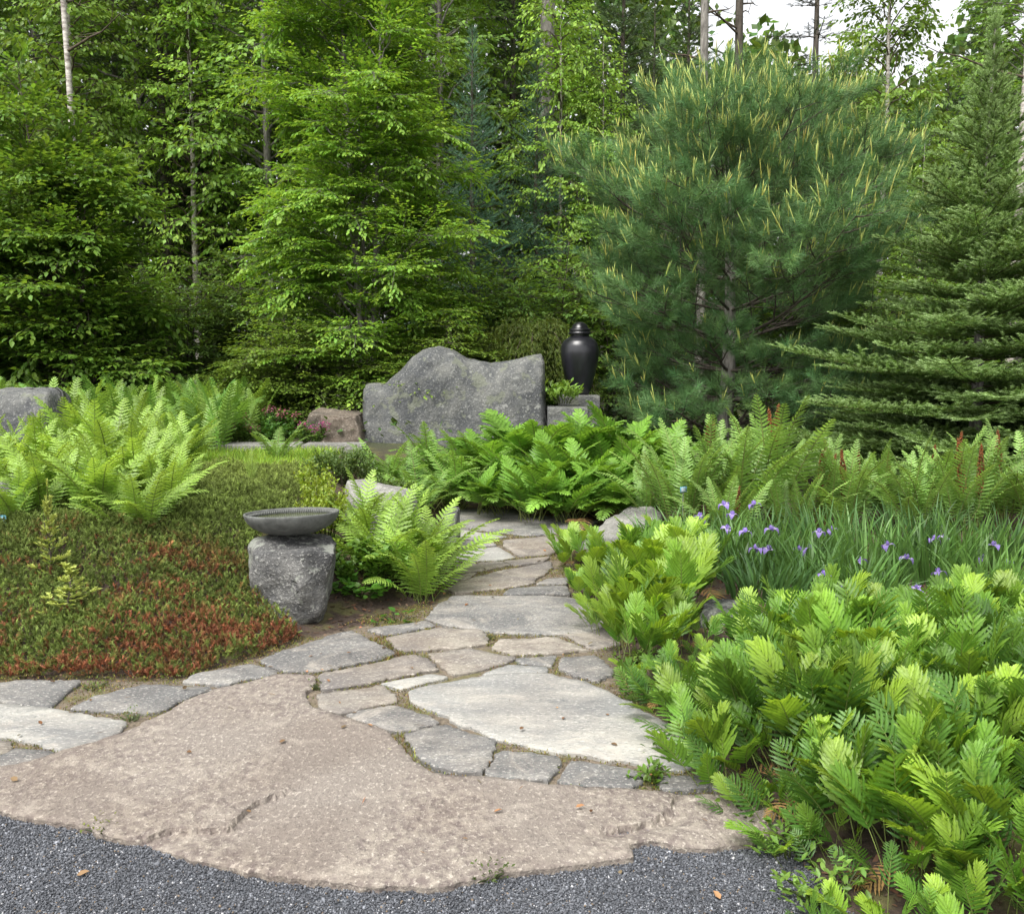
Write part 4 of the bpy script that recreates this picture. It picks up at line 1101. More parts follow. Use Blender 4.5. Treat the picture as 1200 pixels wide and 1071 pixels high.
# ------------------------------------------------------------------ reddish green ground cover (creeping conifer) on the left mound
rng = np.random.RandomState(5)
N = 190000
xx = rng.uniform(-6.2, -.6, N); yy = rng.uniform(4.45, 10.2, N)
P = np.column_stack([xx, yy])
pxl = 600 + xx / yy * F
dL = sdf(P, HARD)
lim = np.interp(yy, [4.4, 4.7, 5.0, 5.2, 5.3, 5.7, 6.3, 7.0, 8, 10.2], [335, 350, 348, 338, 315, 292, 305, 345, 352, 345])
k = (dL > -.015 + .02 * vnoise(P, 7, 3)) & (pxl < lim + 6 * rng.normal(0, 1, N)) & (pxl > -120)
# denser near the viewer
k &= rng.rand(N) < np.interp(yy, [4.5, 7, 8.3, 8.7], [1, .8, .7, 0])
P = P[k]; N = len(P); dL = dL[k]; pxl = pxl[k]
z = hgt(P)
lump = vnoise(P, 4.2, 31) + .6 * vnoise(P, 9, 32)
cov = .05 + .045 * lump + .05 * ss(dL, .0, .3)
NS = 4
spr = []
for s_ in range(NS):
    rs = np.random.RandomState(50 + s_); B = Acc()
    M = 26
    h = rs.uniform(0, 1, M); a = rs.uniform(0, 6.28, M)
    d = np.stack([np.cos(a) * .75, np.ones(M) * 1.0, np.sin(a) * .75], 1)
    B.inst(needle_v, needle_f, frames(d, rs.normal(0, 1, (M, 3))), np.stack([0 * h, h * .8, 0 * h], 1), np.column_stack([np.full(M, .085), np.full(M, .34), np.full(M, 1)]), (1, 1, 1))
    spr.append((np.concatenate(B.V), np.concatenate(B.F)))
rust = ss((pxl - 40) / 420 + (5.45 - P[:, 1]) * .7 + .45 * vnoise(P, 2.4, 61) + .45 * vnoise(P, 8, 62) + .3 * vnoise(P, 19, 63) + rng.normal(0, .4, N), .38, 1.2)
rust *= ss(-P[:, 1], -6.1, -5.4)
far_ = ss(P[:, 1], 6.0, 9.0)[:, None]
gcol = np.array([.125, .17, .038]) * (1 - far_) + np.array([.20, .25, .06]) * far_
gcol = gcol * np.exp(rng.normal(0, .28, (N, 1)))
rcol = np.array([.20, .075, .038]) * np.exp(rng.normal(0, .35, (N, 1)))
cc = gcol * (1 - rust[:, None]) + rcol * rust[:, None]
A = Acc()
for lay in range(4):
    sel = np.arange(N) % 4 == lay
    n_ = sel.sum()
    d = rng.normal(0, .55, (n_, 3)); d[:, 2] = rng.uniform(.35, 1.1, n_)
    fy = rng.uniform(.3, 1, n_)
    A.inst(*spr[lay], frames(d, rng.normal(0, 1, (n_, 3))), np.column_stack([P[sel], z[sel] + cov[sel] * fy]), rng.uniform(.030, .058, n_), cc[sel], cc[sel] * 1.5 + .01, np.clip((spr[lay][0][:, 1] - .5) * 1.2, 0, 1))
tag(obj('creeping_conifer', A, M_JUN), 'low creeping ground cover turning from green to rusty red near the paving', 'ground cover', kind='stuff')
# soil mound under it, lifting the cover
# lighter grass like strip beyond
N = 16000
xx = rng.uniform(-4.2, -1.8, N); yy = rng.uniform(8.2, 10.2, N); P = np.column_stack([xx, yy])
d = rng.normal(0, .3, (N, 3)); d[:, 2] = 1
A = Acc(); hh = rng.uniform(.05, .13, N)
A.inst(blade_v, blade_f, frames(d, rng.normal(0, 1, (N, 3))), np.column_stack([P, hgt(P)]), np.column_stack([np.full(N, .012), hh, hh]), jit(rng, (.28, .42, .065), N, .2, .1))
tag(obj('grass', A, M_FERN), 'light green soft grass strip beyond the ground cover', 'grass', kind='stuff')

# ------------------------------------------------------------------ irises
def iris_clump(seed, nb, r, H, flowers, col):
    rs = np.random.RandomState(seed); A = Acc()
    for i in range(nb):
        a = rs.uniform(0, 6.28); rr = r * math.sqrt(rs.rand())
        b = np.array([rr * math.cos(a), rr * math.sin(a), -.01])
        h = H * rs.uniform(.55, 1.1); az = a + rs.normal(0, .7); tl = rs.uniform(.02, .28) * (2.6 if rs.rand() < .15 else 1)
        m = 7; w = np.linspace(0, 1, m)
        out = np.array([math.cos(az), math.sin(az), 0]); wid = rs.uniform(.005, .0085)
        pts = b + out * (h * (.15 * w + tl * w ** 2.4))[:, None] + np.array([0, 0, 1.]) * (h * (w - .35 * tl * w ** 3))[:, None]
        az2 = rs.uniform(0, 6.28); X = np.array([math.cos(az2), math.sin(az2), 0])
        pr = wid * (1 - w ** 3) + .0004
        V = np.concatenate([pts - X * pr[:, None], pts + X * pr[:, None]])
        f = []
        for j in range(m - 1): f += [(j, m + j, m + j + 1), (j, m + j + 1, j + 1)]
        A.add(V, f, np.array(col) * math.exp(rs.normal(0, .22)))
    return A

def iris_flower(seed):
    rs = np.random.RandomState(seed); A = Acc(); S = Acc()
    m = 7; w = np.linspace(0, 1, m)
    for kind in (0, 1):
        for i in range(3):
            az = i * 2.094 + kind * 1.047 + rs.normal(0, .15)
            o = np.array([math.cos(az), math.sin(az), 0]); X = np.array([-o[1], o[0], 0])
            L = .046 if kind == 0 else .034
            if kind == 0: r_ = L * np.sin(w * 1.5); z_ = L * (.45 * np.sin(w * 2.2) - .9 * w ** 2.2)
            else: r_ = L * .35 * np.sin(w * 2.4); z_ = L * w
            wd = (.018 if kind == 0 else .010) * np.sin(np.clip(.12 + w * .9, 0, 1) * math.pi) ** .7 + .001
            c = o * r_[:, None] + np.array([0, 0, 1.]) * z_[:, None]
            V = np.concatenate([c - X * wd[:, None] + [0, 0, .002], c, c + X * wd[:, None] + [0, 0, .002]])
            f = []
            for j in range(m - 1):
                for q_ in (0, m): f += [(q_ + j, q_ + m + j, q_ + m + j + 1), (q_ + j, q_ + m + j + 1, q_ + j + 1)]
            k_ = np.tile(np.array([.27, .20, .50]) * rs.uniform(.8, 1.3), (3 * m, 1))
            if kind == 0: k_[m:m + 3] = [.62, .58, .60]
            A.add(V, f, k_)
    return A.mesh('flower')
IFL = [iris_flower(i) for i in range(3)]
for m_ in IFL: m_.materials.append(M_PETAL)
ICL = [iris_clump(500 + i, 150, .20, .43, 0, c).mesh('leaf_blades') for i, c in enumerate([(.095, .195, .05), (.11, .215, .05), (.085, .18, .058)])]
for m_ in ICL: m_.materials.append(M_FERN)
IR = [(790, 7.0, .75, [(820, 606)], 'iris clump left of the others beside the long pale rock, with one flower'), (835, 6.9, .8, [(820, 609), (852, 620), (873, 624), (849, 592)], 'iris clump left of centre with a group of small violet flowers'),
      (880, 7.1, .8, [(884, 592), (858, 604)], 'iris clump at the rear with a violet flower against the tall ferns'), (870, 6.3, .85, [(886, 644), (900, 645), (904, 621)], 'iris clump with paired violet flowers above the flat topped rock'),
      (925, 6.6, .95, [(920, 667), (937, 645), (951, 643), (960, 625)], 'iris clump with violet flowers right of the flat topped rock'), (975, 6.8, 1.05, [(1003, 660), (975, 622)], 'tall iris clump below the thick rust spike'),
      (955, 6.0, .85, [(966, 674), (985, 691), (963, 685)], 'iris clump at the front above the bright ferns, centre'), (1025, 6.3, 1.05, [(1040, 640), (1062, 655), (1030, 672), (1008, 658)], 'large iris clump of long blades in the middle of the bed'),
      (1080, 6.8, 1.05, [(1094, 633), (1107, 631)], 'iris clump under the right ferns with two deep violet flowers'), (1095, 6.1, .95, [(1118, 706), (1100, 672), (1075, 690)], 'front iris clump right of the middle with a low violet flower'),
      (1150, 6.5, 1.0, [(1146, 680), (1150, 655), (1128, 668)], 'iris clump near the right edge with a pale violet flower'), (1200, 6.6, 1.0, [(1180, 660), (1165, 640), (1190, 690)], 'iris clump cut by the right edge of the view'),
      (1020, 5.7, .75, [], 'low iris clump without flowers directly behind the front ferns'), (1165, 5.8, .8, [], 'low flowerless iris clump at the right edge behind the front ferns'), (905, 5.75, .7, [], 'short flowerless iris clump on the right of the flat topped rock')]
for i, (px, Y, sc, fl, lab) in enumerate(IR):
    x = (px - 600) / F * Y; z = hz(x, Y)
    t = thing('iris', lab, 'iris', (x, Y, z), 0, 'clumps of violet irises')
    o = obj('leaf_blades', ICL[i % 3], None, t); o.scale = (1.15, 1.15, sc); o.rotation_euler = (0, 0, frng.uniform(0, 6))
    for (fx, fy) in fl:
        p = D(fx, fy, Y - .40 + frng.uniform(-.06, .06))
        f = obj('flower', frng.choice(IFL), None, t); f.location = (p[0] - x, p[1] - Y, p[2] - z); s_ = frng.uniform(1.1, 1.4)
        f.rotation_euler = (frng.uniform(-.3, .3), frng.uniform(-.3, .3), frng.uniform(0, 6))
        A = Acc(); q_ = np.array(f.location); b = np.array([q_[0] * .7, q_[1] * .5, 0]); A.tube([b, (b + q_) / 2 + [.01, 0, .03], q_], [.003, .0028, .0022], 4, (.09, .16, .05)); obj('stem', A, M_FERN, f).location = (0, 0, 0)
        st = f.children[0]; st.parent = t

# ------------------------------------------------------------------ broadleaf foliage
leaf6_v = np.array([(0, 0, 0), (-.27, .38, .07), (-.19, .74, .03), (0, 1, -.10), (.19, .74, .03), (.27, .38, .07), (0, .5, -.02)], float)
leaf6_f = [(0, 6, 1), (1, 6, 2), (2, 6, 3), (3, 6, 4), (4, 6, 5), (5, 6, 0)]
leaf4_v = np.array([(0, 0, 0), (-.30, .45, .05), (0, 1, -.08), (.30, .45, .05)], float)
leaf4_f = [(0, 2, 1), (0, 3, 2)]
thread_v = np.array([(0, 0, 0), (-.07, .5, .02), (0, 1, -.15), (.07, .5, .02)], float)

def rotz(v, a):
    c, s = np.cos(a), np.sin(a)
    return np.stack([v[:, 0] * c - v[:, 1] * s, v[:, 0] * s + v[:, 1] * c, v[:, 2]], 1)

def spray_tree(seed, H, spread, nprim, z0=.12, stems=1, leaf=.07, step=.05, twig=(.12, .28), twig_gap=.08, droop=.12, rise=(20, 50), col=(.12, .2, .03), col2=None, tv=leaf6_v, tf=leaf6_f, trunk=.05, barkc=M_BARK,
               leaf_droop=.25, lean=0, dens=1.0, flat=.25, sec_gap=.14, colv=.16, splay=.25):
    """trunk(s), ascending limbs and flat sprays of alternate leaves; returns (wood mesh, limb mesh, crown mesh)"""
    rs = np.random.RandomState(seed)
    W = Acc(); Lb = Acc(); Tw0, Tw1 = [], []
    st_pts = []
    for s_ in range(stems):
        a = rs.uniform(0, 6.28); k = 12; tt = np.linspace(0, 1, k)
        off = splay * H * (0 if stems == 1 else 1)
        x = .03 * np.cumsum(rs.normal(0, .35, k)) + off * math.cos(a) * tt ** 1.2 * rs.uniform(.3, 1)
        y = .03 * np.cumsum(rs.normal(0, .35, k)) + off * math.sin(a) * tt ** 1.2 * rs.uniform(.3, 1)
        hh = H * (1 if s_ == 0 else rs.uniform(.7, .95))
        pts = np.column_stack([x - x[0] + (.06 * math.cos(a) if stems > 1 else 0), y - y[0] + (.06 * math.sin(a) if stems > 1 else 0), tt * hh])
        rad = trunk * (1 - tt * .92) * (1 if s_ == 0 else .8)
        W.tube(pts, rad, 8, (.5, .5, .5)); st_pts.append(pts)
    cents, dirs = [], []
    up = np.array([0, 0, 1.])
    for i in range(nprim):
        pts_t = st_pts[i % stems]
        u = z0 + (1 - z0) * ((i + rs.rand()) / nprim)
        b = np.array([np.interp(u, np.linspace(0, 1, len(pts_t)), pts_t[:, k]) for k in range(3)])
        az = i * 2.39996 + rs.normal(0, .3)
        el = R(rs.uniform(*rise)) + u * .35
        L = spread(u) * rs.uniform(.75, 1.12)
        if L < .12: continue
        k = 9; tt = np.linspace(0, 1, k)
        o = np.array([math.cos(az), math.sin(az), 0])
        r_ = L * tt * math.cos(el); z_ = L * (tt * math.sin(el) - (math.sin(el) * .55 + droop) * tt ** 2.2)
        wob = np.cumsum(rs.normal(0, .02 * L, (k, 3)), 0); wob -= wob[0]
        pts = b + o * r_[:, None] + up * z_[:, None] + wob
        Lb.tube(pts, np.interp(tt, [0, 1], [max(.006, trunk * .32 * (1 - u * .6)), .002]), 5, (.5, .5, .5))
        ns = max(2, int(L / sec_gap))
        for j in range(ns):
            f = .18 + .82 * (j + rs.rand()) / ns
            p = np.array([np.interp(f, tt, pts[:, q]) for q in range(3)])
            dv = pts[min(k - 1, int(f * (k - 1)) + 1)] - pts[int(f * (k - 1) - 1e-6)]
            dv = dv / (np.linalg.norm(dv) + 1e-9)
            sgn = 1 if j % 2 else -1
            Ls = (L * .5 * (1 - f) + .22) * rs.uniform(.7, 1.15)
            a2 = sgn * rs.uniform(.6, 1.05)
            d2 = rotz(dv[None], a2)[0]; d2[2] = d2[2] * .6 + rs.normal(.05, .12)
            if f > .93: d2 = dv.copy()
            kk = 5; t2 = np.linspace(0, 1, kk)
            sp = p + d2 * (Ls * t2)[:, None] - up * (Ls * droop * t2 ** 2)[:, None]
            Lb.tube(sp, np.linspace(.0035, .0015, kk), 3, (.5, .5, .5))
            nt = max(2, int(Ls / twig_gap))
            for m in range(nt):
                g_ = (m + rs.rand()) / nt
                q = p + d2 * Ls * g_ - up * Ls * droop * g_ ** 2
                a3 = (1 if m % 2 else -1) * rs.uniform(.5, 1.1)
                d3 = rotz(d2[None], a3)[0]; d3[2] += rs.normal(0, .12) - .05
                if m == nt - 1: d3 = d2.copy()
                lt = rs.uniform(*twig)
                Tw0.append(q); Tw1.append(d3 / np.linalg.norm(d3) * lt)
    B = np.array(Tw0); Dv = np.array(Tw1); n_tw = len(B)
    L = Acc()
    nl = np.maximum(2, (np.linalg.norm(Dv, axis=1) / step * dens).astype(int))
    rep = np.repeat(np.arange(n_tw), nl)
    idx = np.concatenate([np.arange(k_) for k_ in nl])
    f = (idx + .6) / nl[rep]
    pos = B[rep] + Dv[rep] * f[:, None] - up * (.1 * np.linalg.norm(Dv[rep], axis=1) * f ** 2)[:, None]
    N = len(pos)
    sg = np.where(idx % 2 == 0, 1., -1.) * rs.uniform(.35, 1.0, N); sg[idx == nl[rep] - 1] *= .2
    ld = rotz(Dv[rep] / np.linalg.norm(Dv[rep], axis=1, keepdims=True), sg)
    ld[:, 2] -= leaf_droop + rs.normal(0, .2, N)
    nu = np.tile(up, (N, 1)) + rs.normal(0, flat, (N, 3))
    sz = leaf * rs.uniform(.6, 1.15, N)
    tw_c = jit(rs, (1, 1, 1), n_tw, colv, .05)[rep]
    c = np.array(col) * tw_c * np.exp(rs.normal(0, .10, (N, 1)))
    if col2 is not None:
        m_ = ss(f + rs.normal(0, .2, N), .55, 1.1)[:, None] * (rs.rand(n_tw)[rep] < .6)[:, None]
        c = c * (1 - m_) + np.array(col2) * m_
    L.inst(tv, tf, frames(ld, nu), pos, sz, c)
    L.inst(needle_v, needle_f, frames(Dv, np.tile([.2, .1, 1.], (n_tw, 1))), B, np.column_stack([np.full(n_tw, .004), np.linalg.norm(Dv, axis=1), np.full(n_tw, 1)]), (.08, .06, .03))
    mats = (W.mesh('trunk', True), Lb.mesh('limbs', True), L.mesh('crown'))
    mats[0].materials.append(barkc); mats[1].materials.append(barkc if barkc is not M_BIRCH else M_TWIG); mats[2].materials.append(M_LEAF)
    return mats, n_tw, N

def tree(name, meshes, label, cat, loc, rz=0, scale=1, group=None):
    t = thing(name, label, cat, loc, rz, group)
    t.scale = scale if hasattr(scale, '__len__') else (scale,) * 3
    o = obj('trunk', meshes[0], None, t)
    if meshes[1] is not None: obj('limbs', meshes[1], None, t)
    obj('crown', meshes[2], None, t)
    for m in meshes[3:]: obj(m.name.split('.')[0], m, None, t)
    return t

def at(px, Y, dz=0):
    x = (px - 600) / F * Y
    return (x, Y, hz(x, Y) + dz)

# young trees at the edge of the wood
prof_c = lambda H, w, a=.35: (lambda u: w * (np.interp(u, [0, .12, a, .7, 1], [.62, .95, 1, .8, .2])))
ms, a_, b_ = spray_tree(1, 8.2, prof_c(7, 1.95, .30), 150, z0=.05, sec_gap=.10, stems=4, leaf=.074, col=(.17, .31, .045), col2=(.28, .41, .06), trunk=.055, barkc=M_GREYBARK, droop=.10, splay=.10, twig_gap=.055, step=.036)
print('centre tree', a_, b_)
tree('young_tree', ms, 'tall bright yellow green multi stemmed tree behind the wavy boulder', 'tree', at(432, 13.6))
ms2, a_, b_ = spray_tree(2, 4.6, prof_c(4.6, 1.8, .35), 100, z0=.05, sec_gap=.10, twig_gap=.06, stems=3, leaf=.10, col=(.165, .31, .045), col2=(.27, .41, .06), trunk=.05, droop=.06, rise=(30, 60), splay=.14, step=.055)
tree('young_tree', ms2, 'bushy large leaved green tree at the left edge, its tip below the white birch trunk', 'tree', at(85, 12.9))
tree('young_tree', ms2, 'green large leaved tree half cut by the left edge of the view', 'tree', at(-90, 12.6), rz=2, scale=.95)
ms3, a_, b_ = spray_tree(3, 2.6, prof_c(2.6, 1.3, .4), 75, z0=.08, stems=4, leaf=.062, col=(.155, .255, .035), col2=(.22, .32, .05), trunk=.03, droop=.15, rise=(10, 45), splay=.2, step=.042, sec_gap=.09, twig_gap=.06)
tree('shrub', ms3, 'light green leafy shrub spilling over the left end of the wavy boulder', 'shrub', at(368, 13.1), scale=(1.0, .85, .64))
tree('shrub', ms3, 'green leafy shrub right behind the top of the wavy boulder', 'shrub', at(500, 13.0), rz=2.2, scale=(.95, .9, .62))
tree('shrub', ms3, 'low leafy shrub behind the pink flowers', 'shrub', at(300, 12.6), rz=4, scale=(.8, .8, .42))
msd, a_, b_ = spray_tree(4, 2.6, prof_c(2.6, 1.3, .4), 60, z0=.05, stems=4, leaf=.085, col=(.13, .23, .045), trunk=.03, droop=.1, rise=(10, 45), splay=.2, step=.05, sec_gap=.10)
for px, Y, s_, lab in [(-20, 14.0, 1.0, 'dark green undergrowth bush at the left edge behind the fern meadow'), (70, 14.6, .95, 'dark green undergrowth bush below the large leaved tree'), (150, 14.2, .8, 'dark green bush with layered twigs right of the large leaved tree'), (215, 15.0, .9, 'dark green bush in the gap between the two bright trees'),
                       (300, 15.4, .95, 'dark green bush behind the left side of the tall bright tree'), (560, 15.2, 1.0, 'dark green bush behind the right side of the tall bright tree'), (640, 15.5, 1.1, 'dark green bush in the shade left of the pine'), (945, 13.6, .95, 'dark green bush in the shade between pine and fir'), (1010, 13.0, .85, 'dark green bush behind the lower left boughs of the fir'), (1085, 14.2, 1.0, 'dark green bush hidden behind the middle of the fir'), (730, 14.8, 1.0, 'dark green bush behind the lowest left pine branches')]:
    tree('undergrowth_bush', msd, lab, 'bush', at(px, Y), rz=px, scale=s_, group='dark undergrowth bushes')

# weeping thread leaved maple
def weeping(seed, rx, ry, H, N, col, leaf=.07, tv=thread_v, tf=leaf4_f):
    rs = np.random.RandomState(seed); W = Acc(); Lb = Acc(); L = Acc()
    W.tube([(0, 0, 0), (.05, 0, H * .4), (0, .05, H * .75)], [.05, .04, .03], 7, (.5,) * 3)
    P, Dd = [], []
    for i in range(60):
        az = i * 2.39996 + rs.normal(0, .2); ex = rs.uniform(.45, 1)
        tt = np.linspace(0, 1, 9); hh = H * rs.uniform(.85, 1.05)
        x = rx * ex * math.cos(az) * tt; y = ry * ex * math.sin(az) * tt
        z = hh * (.72 + .28 * np.sin(tt * 2.2) - .62 * ex * tt ** 2.2)
        pts = np.column_stack([x, y, z]); Lb.tube(pts, np.linspace(.012, .002, 9), 4, (.5,) * 3)
        g = rs.rand(N // 60) ** .8; q_ = np.column_stack([np.interp(g, tt, pts[:, k]) for k in range(3)]) + rs.normal(0, .075, (len(g), 3))
        P.append(q_); Dd.append(np.tile([math.cos(az) * .6, math.sin(az) * .6, -.75], (len(g), 1)) + rs.normal(0, .35, (len(g), 3)))
    P = np.concatenate(P); Dd = np.concatenate(Dd); n = len(P)
    for k in range(3):
        L.inst(tv, tf, frames(Dd + rs.normal(0, .35, (n, 3)), rs.normal(0, .5, (n, 3)) + [0, 0, 1]), P, leaf * rs.uniform(.6, 1.2, n), jit(rs, col, n, .22, .08))
    m = (W.mesh('trunk', True), Lb.mesh('limbs', True), L.mesh('crown'))
    m[0].materials.append(M_BARK); m[1].materials.append(M_TWIG); m[2].materials.append(M_LEAF); return m
mw = weeping(5, 1.0, .9, 1.55, 15000, (.12, .17, .03))
tree('weeping_maple', mw, 'weeping thread leaved maple between the wavy boulder and the urn', 'tree', at(625, 13.4), scale=(1, 1, 1.08))
tree('weeping_maple', mw, 'second thread leaved maple directly behind the middle of the wavy boulder', 'tree', at(545, 13.9), rz=2, scale=(1, 1, 1.02))

# ------------------------------------------------------------------ conifers
def brush(seed, L, n, ang, flat=0.0, w=.035):
    """needled shoot template, unit length along Y"""
    rs = np.random.RandomState(seed); B = Acc()
    h = (np.arange(n) + .5) / n; a = np.arange(n) * 2.39996
    r = np.stack([np.cos(a), 0 * a, np.sin(a) * (1 - flat) + flat * .25], 1)
    d = r * math.sin(ang) + np.array([0, 1, 0]) * math.cos(ang) + rs.normal(0, .08, (n, 3))
    B.inst(needle_v, needle_f, frames(d, rs.normal(0, 1, (n, 3))), np.stack([0 * h, h * .92, 0 * h], 1), np.column_stack([np.full(n, w), np.full(n, L) * rs.uniform(.8, 1.1, n), np.full(n, 1)]), (1, 1, 1))
    return np.concatenate(B.V), np.concatenate(B.F)

def conifer(seed, H, Rb, whorl=.32, per=6, z0=.06, droop=.18, rise=.1, shoot=.075, col=(.05, .09, .025), tipc=(.14, .2, .08), needle=.30, nn=26, lat_gap=.075, trunk=.07, bark=M_BARK, power=.85, tipf=.5, sparse=1.0, taper=None, nw=.04, curve=.25):
    rs = np.random.RandomState(seed); W = Acc(); Lb = Acc()
    k = 14; tt = np.linspace(0, 1, k)
    W.tube(np.column_stack([.02 * np.cumsum(rs.normal(0, .3, k)), .02 * np.cumsum(rs.normal(0, .3, k)), tt * H]), trunk * (1 - .95 * tt), 8, (.5,) * 3)
    P, Dd, Tp, Up = [], [], [], []
    up = np.array([0, 0, 1.])
    def shoots(p, d, L, tipw, upv):
        m = max(1, int(L / shoot)); 
        for i in range(m):
            f = i / m
            P.append(p + d * L * f + up * (curve * L * f ** 2)); Dd.append(d + up * (2 * curve * f)); Up.append(upv); Tp.append(tipw if i == m - 1 else 0)
    z = z0 * H
    while z < H * .985:
        u = (z - z0 * H) / (H * (1 - z0))
        Lm = Rb * ((1 - u) ** power) if taper is None else Rb * taper(u)
        n_ = max(4, int(per))
        a0 = rs.uniform(0, 6.28)
        for i in range(n_):
            if rs.rand() > sparse: continue
            az = a0 + i * 6.283 / n_ + rs.normal(0, .15)
            L = max(.06, Lm * rs.uniform(.55, 1.12)); dro_ = droop * rs.uniform(.4, 1.7); o = np.array([math.cos(az), math.sin(az), 0])
            ri = rise + .9 * u ** 2
            t2 = np.linspace(0, 1, 8)
            pts = np.array([0, 0, z + rs.normal(0, .03)]) + o * (L * t2)[:, None] * math.cos(min(ri, 1.2)) + up * (L * (t2 * math.sin(ri) - dro_ * t2 ** 1.6 + curve * .5 * t2 ** 3))[:, None]
            Lb.tube(pts, np.linspace(max(.004, .014 * L / max(Rb, .1) * (trunk / .07)), .002, 8), 4, (.5,) * 3)
            nl = max(1, int(L / lat_gap))
            for j in range(nl):
                f = .12 + .88 * (j + rs.rand() * .5) / nl
                p = np.array([np.interp(f, t2, pts[:, q]) for q in range(3)])
                jj = min(7, int(f * 7) + 1); dv = pts[jj] - pts[jj - 1]; dv /= np.linalg.norm(dv)
                Ll = (L * .42 * (1 - f) ** .8 + .05) * rs.uniform(.7, 1.15)
                for sg in (-1, 1):
                    d2 = rotz(dv[None], sg * rs.uniform(.75, 1.05))[0]; d2[2] += rs.normal(-.02, .06)
                    shoots(p, d2 / np.linalg.norm(d2), Ll, 1, up)
                    if Ll > .22:
                        for q in range(1, int(Ll / .10)):
                            g_ = q * .10 / Ll
                            d3 = rotz(d2[None], (1 if q % 2 else -1) * .8)[0]
                            shoots(p + d2 * Ll * g_ + up * curve * Ll * g_ ** 2, d3, (Ll * (1 - g_)) * .5 + .04, 1, up)
                shoots(p, dv, shoot, 1 if j == nl - 1 else 0, up)
        z += whorl * (1 - .45 * u) * rs.uniform(.8, 1.2)
    shoots(np.array([0, 0, H * .97]), up, .18, 1, np.array([1., 0, 0]))
    P = np.array(P); Dd = np.array(Dd); Tp = np.array(Tp, float); Up = np.array(Up) + rs.normal(0, .15, (len(P), 3))
    N = len(P); L = Acc(); bv = [brush(seed * 3 + q, needle, nn, R(48), .55, nw) for q in range(3)]
    Tp = Tp * (rs.rand(N) < tipf)
    ids = rs.randint(0, 3, N)
    for q in range(3):
        s_ = ids == q; n_ = s_.sum()
        c = jit(rs, col, n_, .2, .06); c = c * (1 - Tp[s_])[:, None] + np.array(tipc) * Tp[s_][:, None]
        L.inst(*bv[q], frames(Dd[s_], Up[s_]), P[s_], shoot * 1.25 * rs.uniform(.85, 1.2, n_), c)
    m = (W.mesh('trunk', True), Lb.mesh('limbs', True), L.mesh('crown'))
    m[0].materials.append(bark); m[1].materials.append(M_TWIG); m[2].materials.append(M_NEEDLE)
    return m, N

mf, n_ = conifer(7, 4.75, 2.65, whorl=.20, per=10, z0=.03, droop=.10, rise=.10, shoot=.07, col=(.115, .195, .04), tipc=(.25, .37, .13), lat_gap=.075, trunk=.075, bark=M_GREYBARK, power=1.3, tipf=.85, curve=.15, needle=.34, nn=24, nw=.085)
print('fir', n_)
tree('fir_tree', mf, 'fir with pale green shoot tips at the right edge behind the tall ferns', 'tree', at(1143, 10.0))
tree('fir_tree', mf, 'lower fir boughs beyond the right edge of the view', 'tree', at(1330, 10.6), rz=1.2, scale=.9)

ms_, n_ = conifer(8, 11, 2.3, whorl=.42, per=7, z0=.10, droop=.30, rise=.05, shoot=.13, col=(.065, .11, .04), tipc=(.11, .16, .06), lat_gap=.17, trunk=.14, nn=22, tipf=.3, needle=.32, nw=.07)
print('spruce', n_)
ms_b, n_ = conifer(9, 12, 2.0, whorl=.75, per=5, z0=.30, droop=.25, rise=.02, shoot=.13, col=(.030, .040, .018), tipc=(.045, .06, .025), lat_gap=.2, trunk=.15, nn=20, tipf=.3, needle=.32, sparse=.75, nw=.06)
ms_c, n_ = conifer(10, 6.4, 1.75, whorl=.26, per=8, z0=.05, droop=.15, rise=.12, shoot=.085, col=(.07, .16, .095), tipc=(.13, .24, .15), lat_gap=.11, trunk=.08, nn=22, tipf=.6, bark=M_BARK)

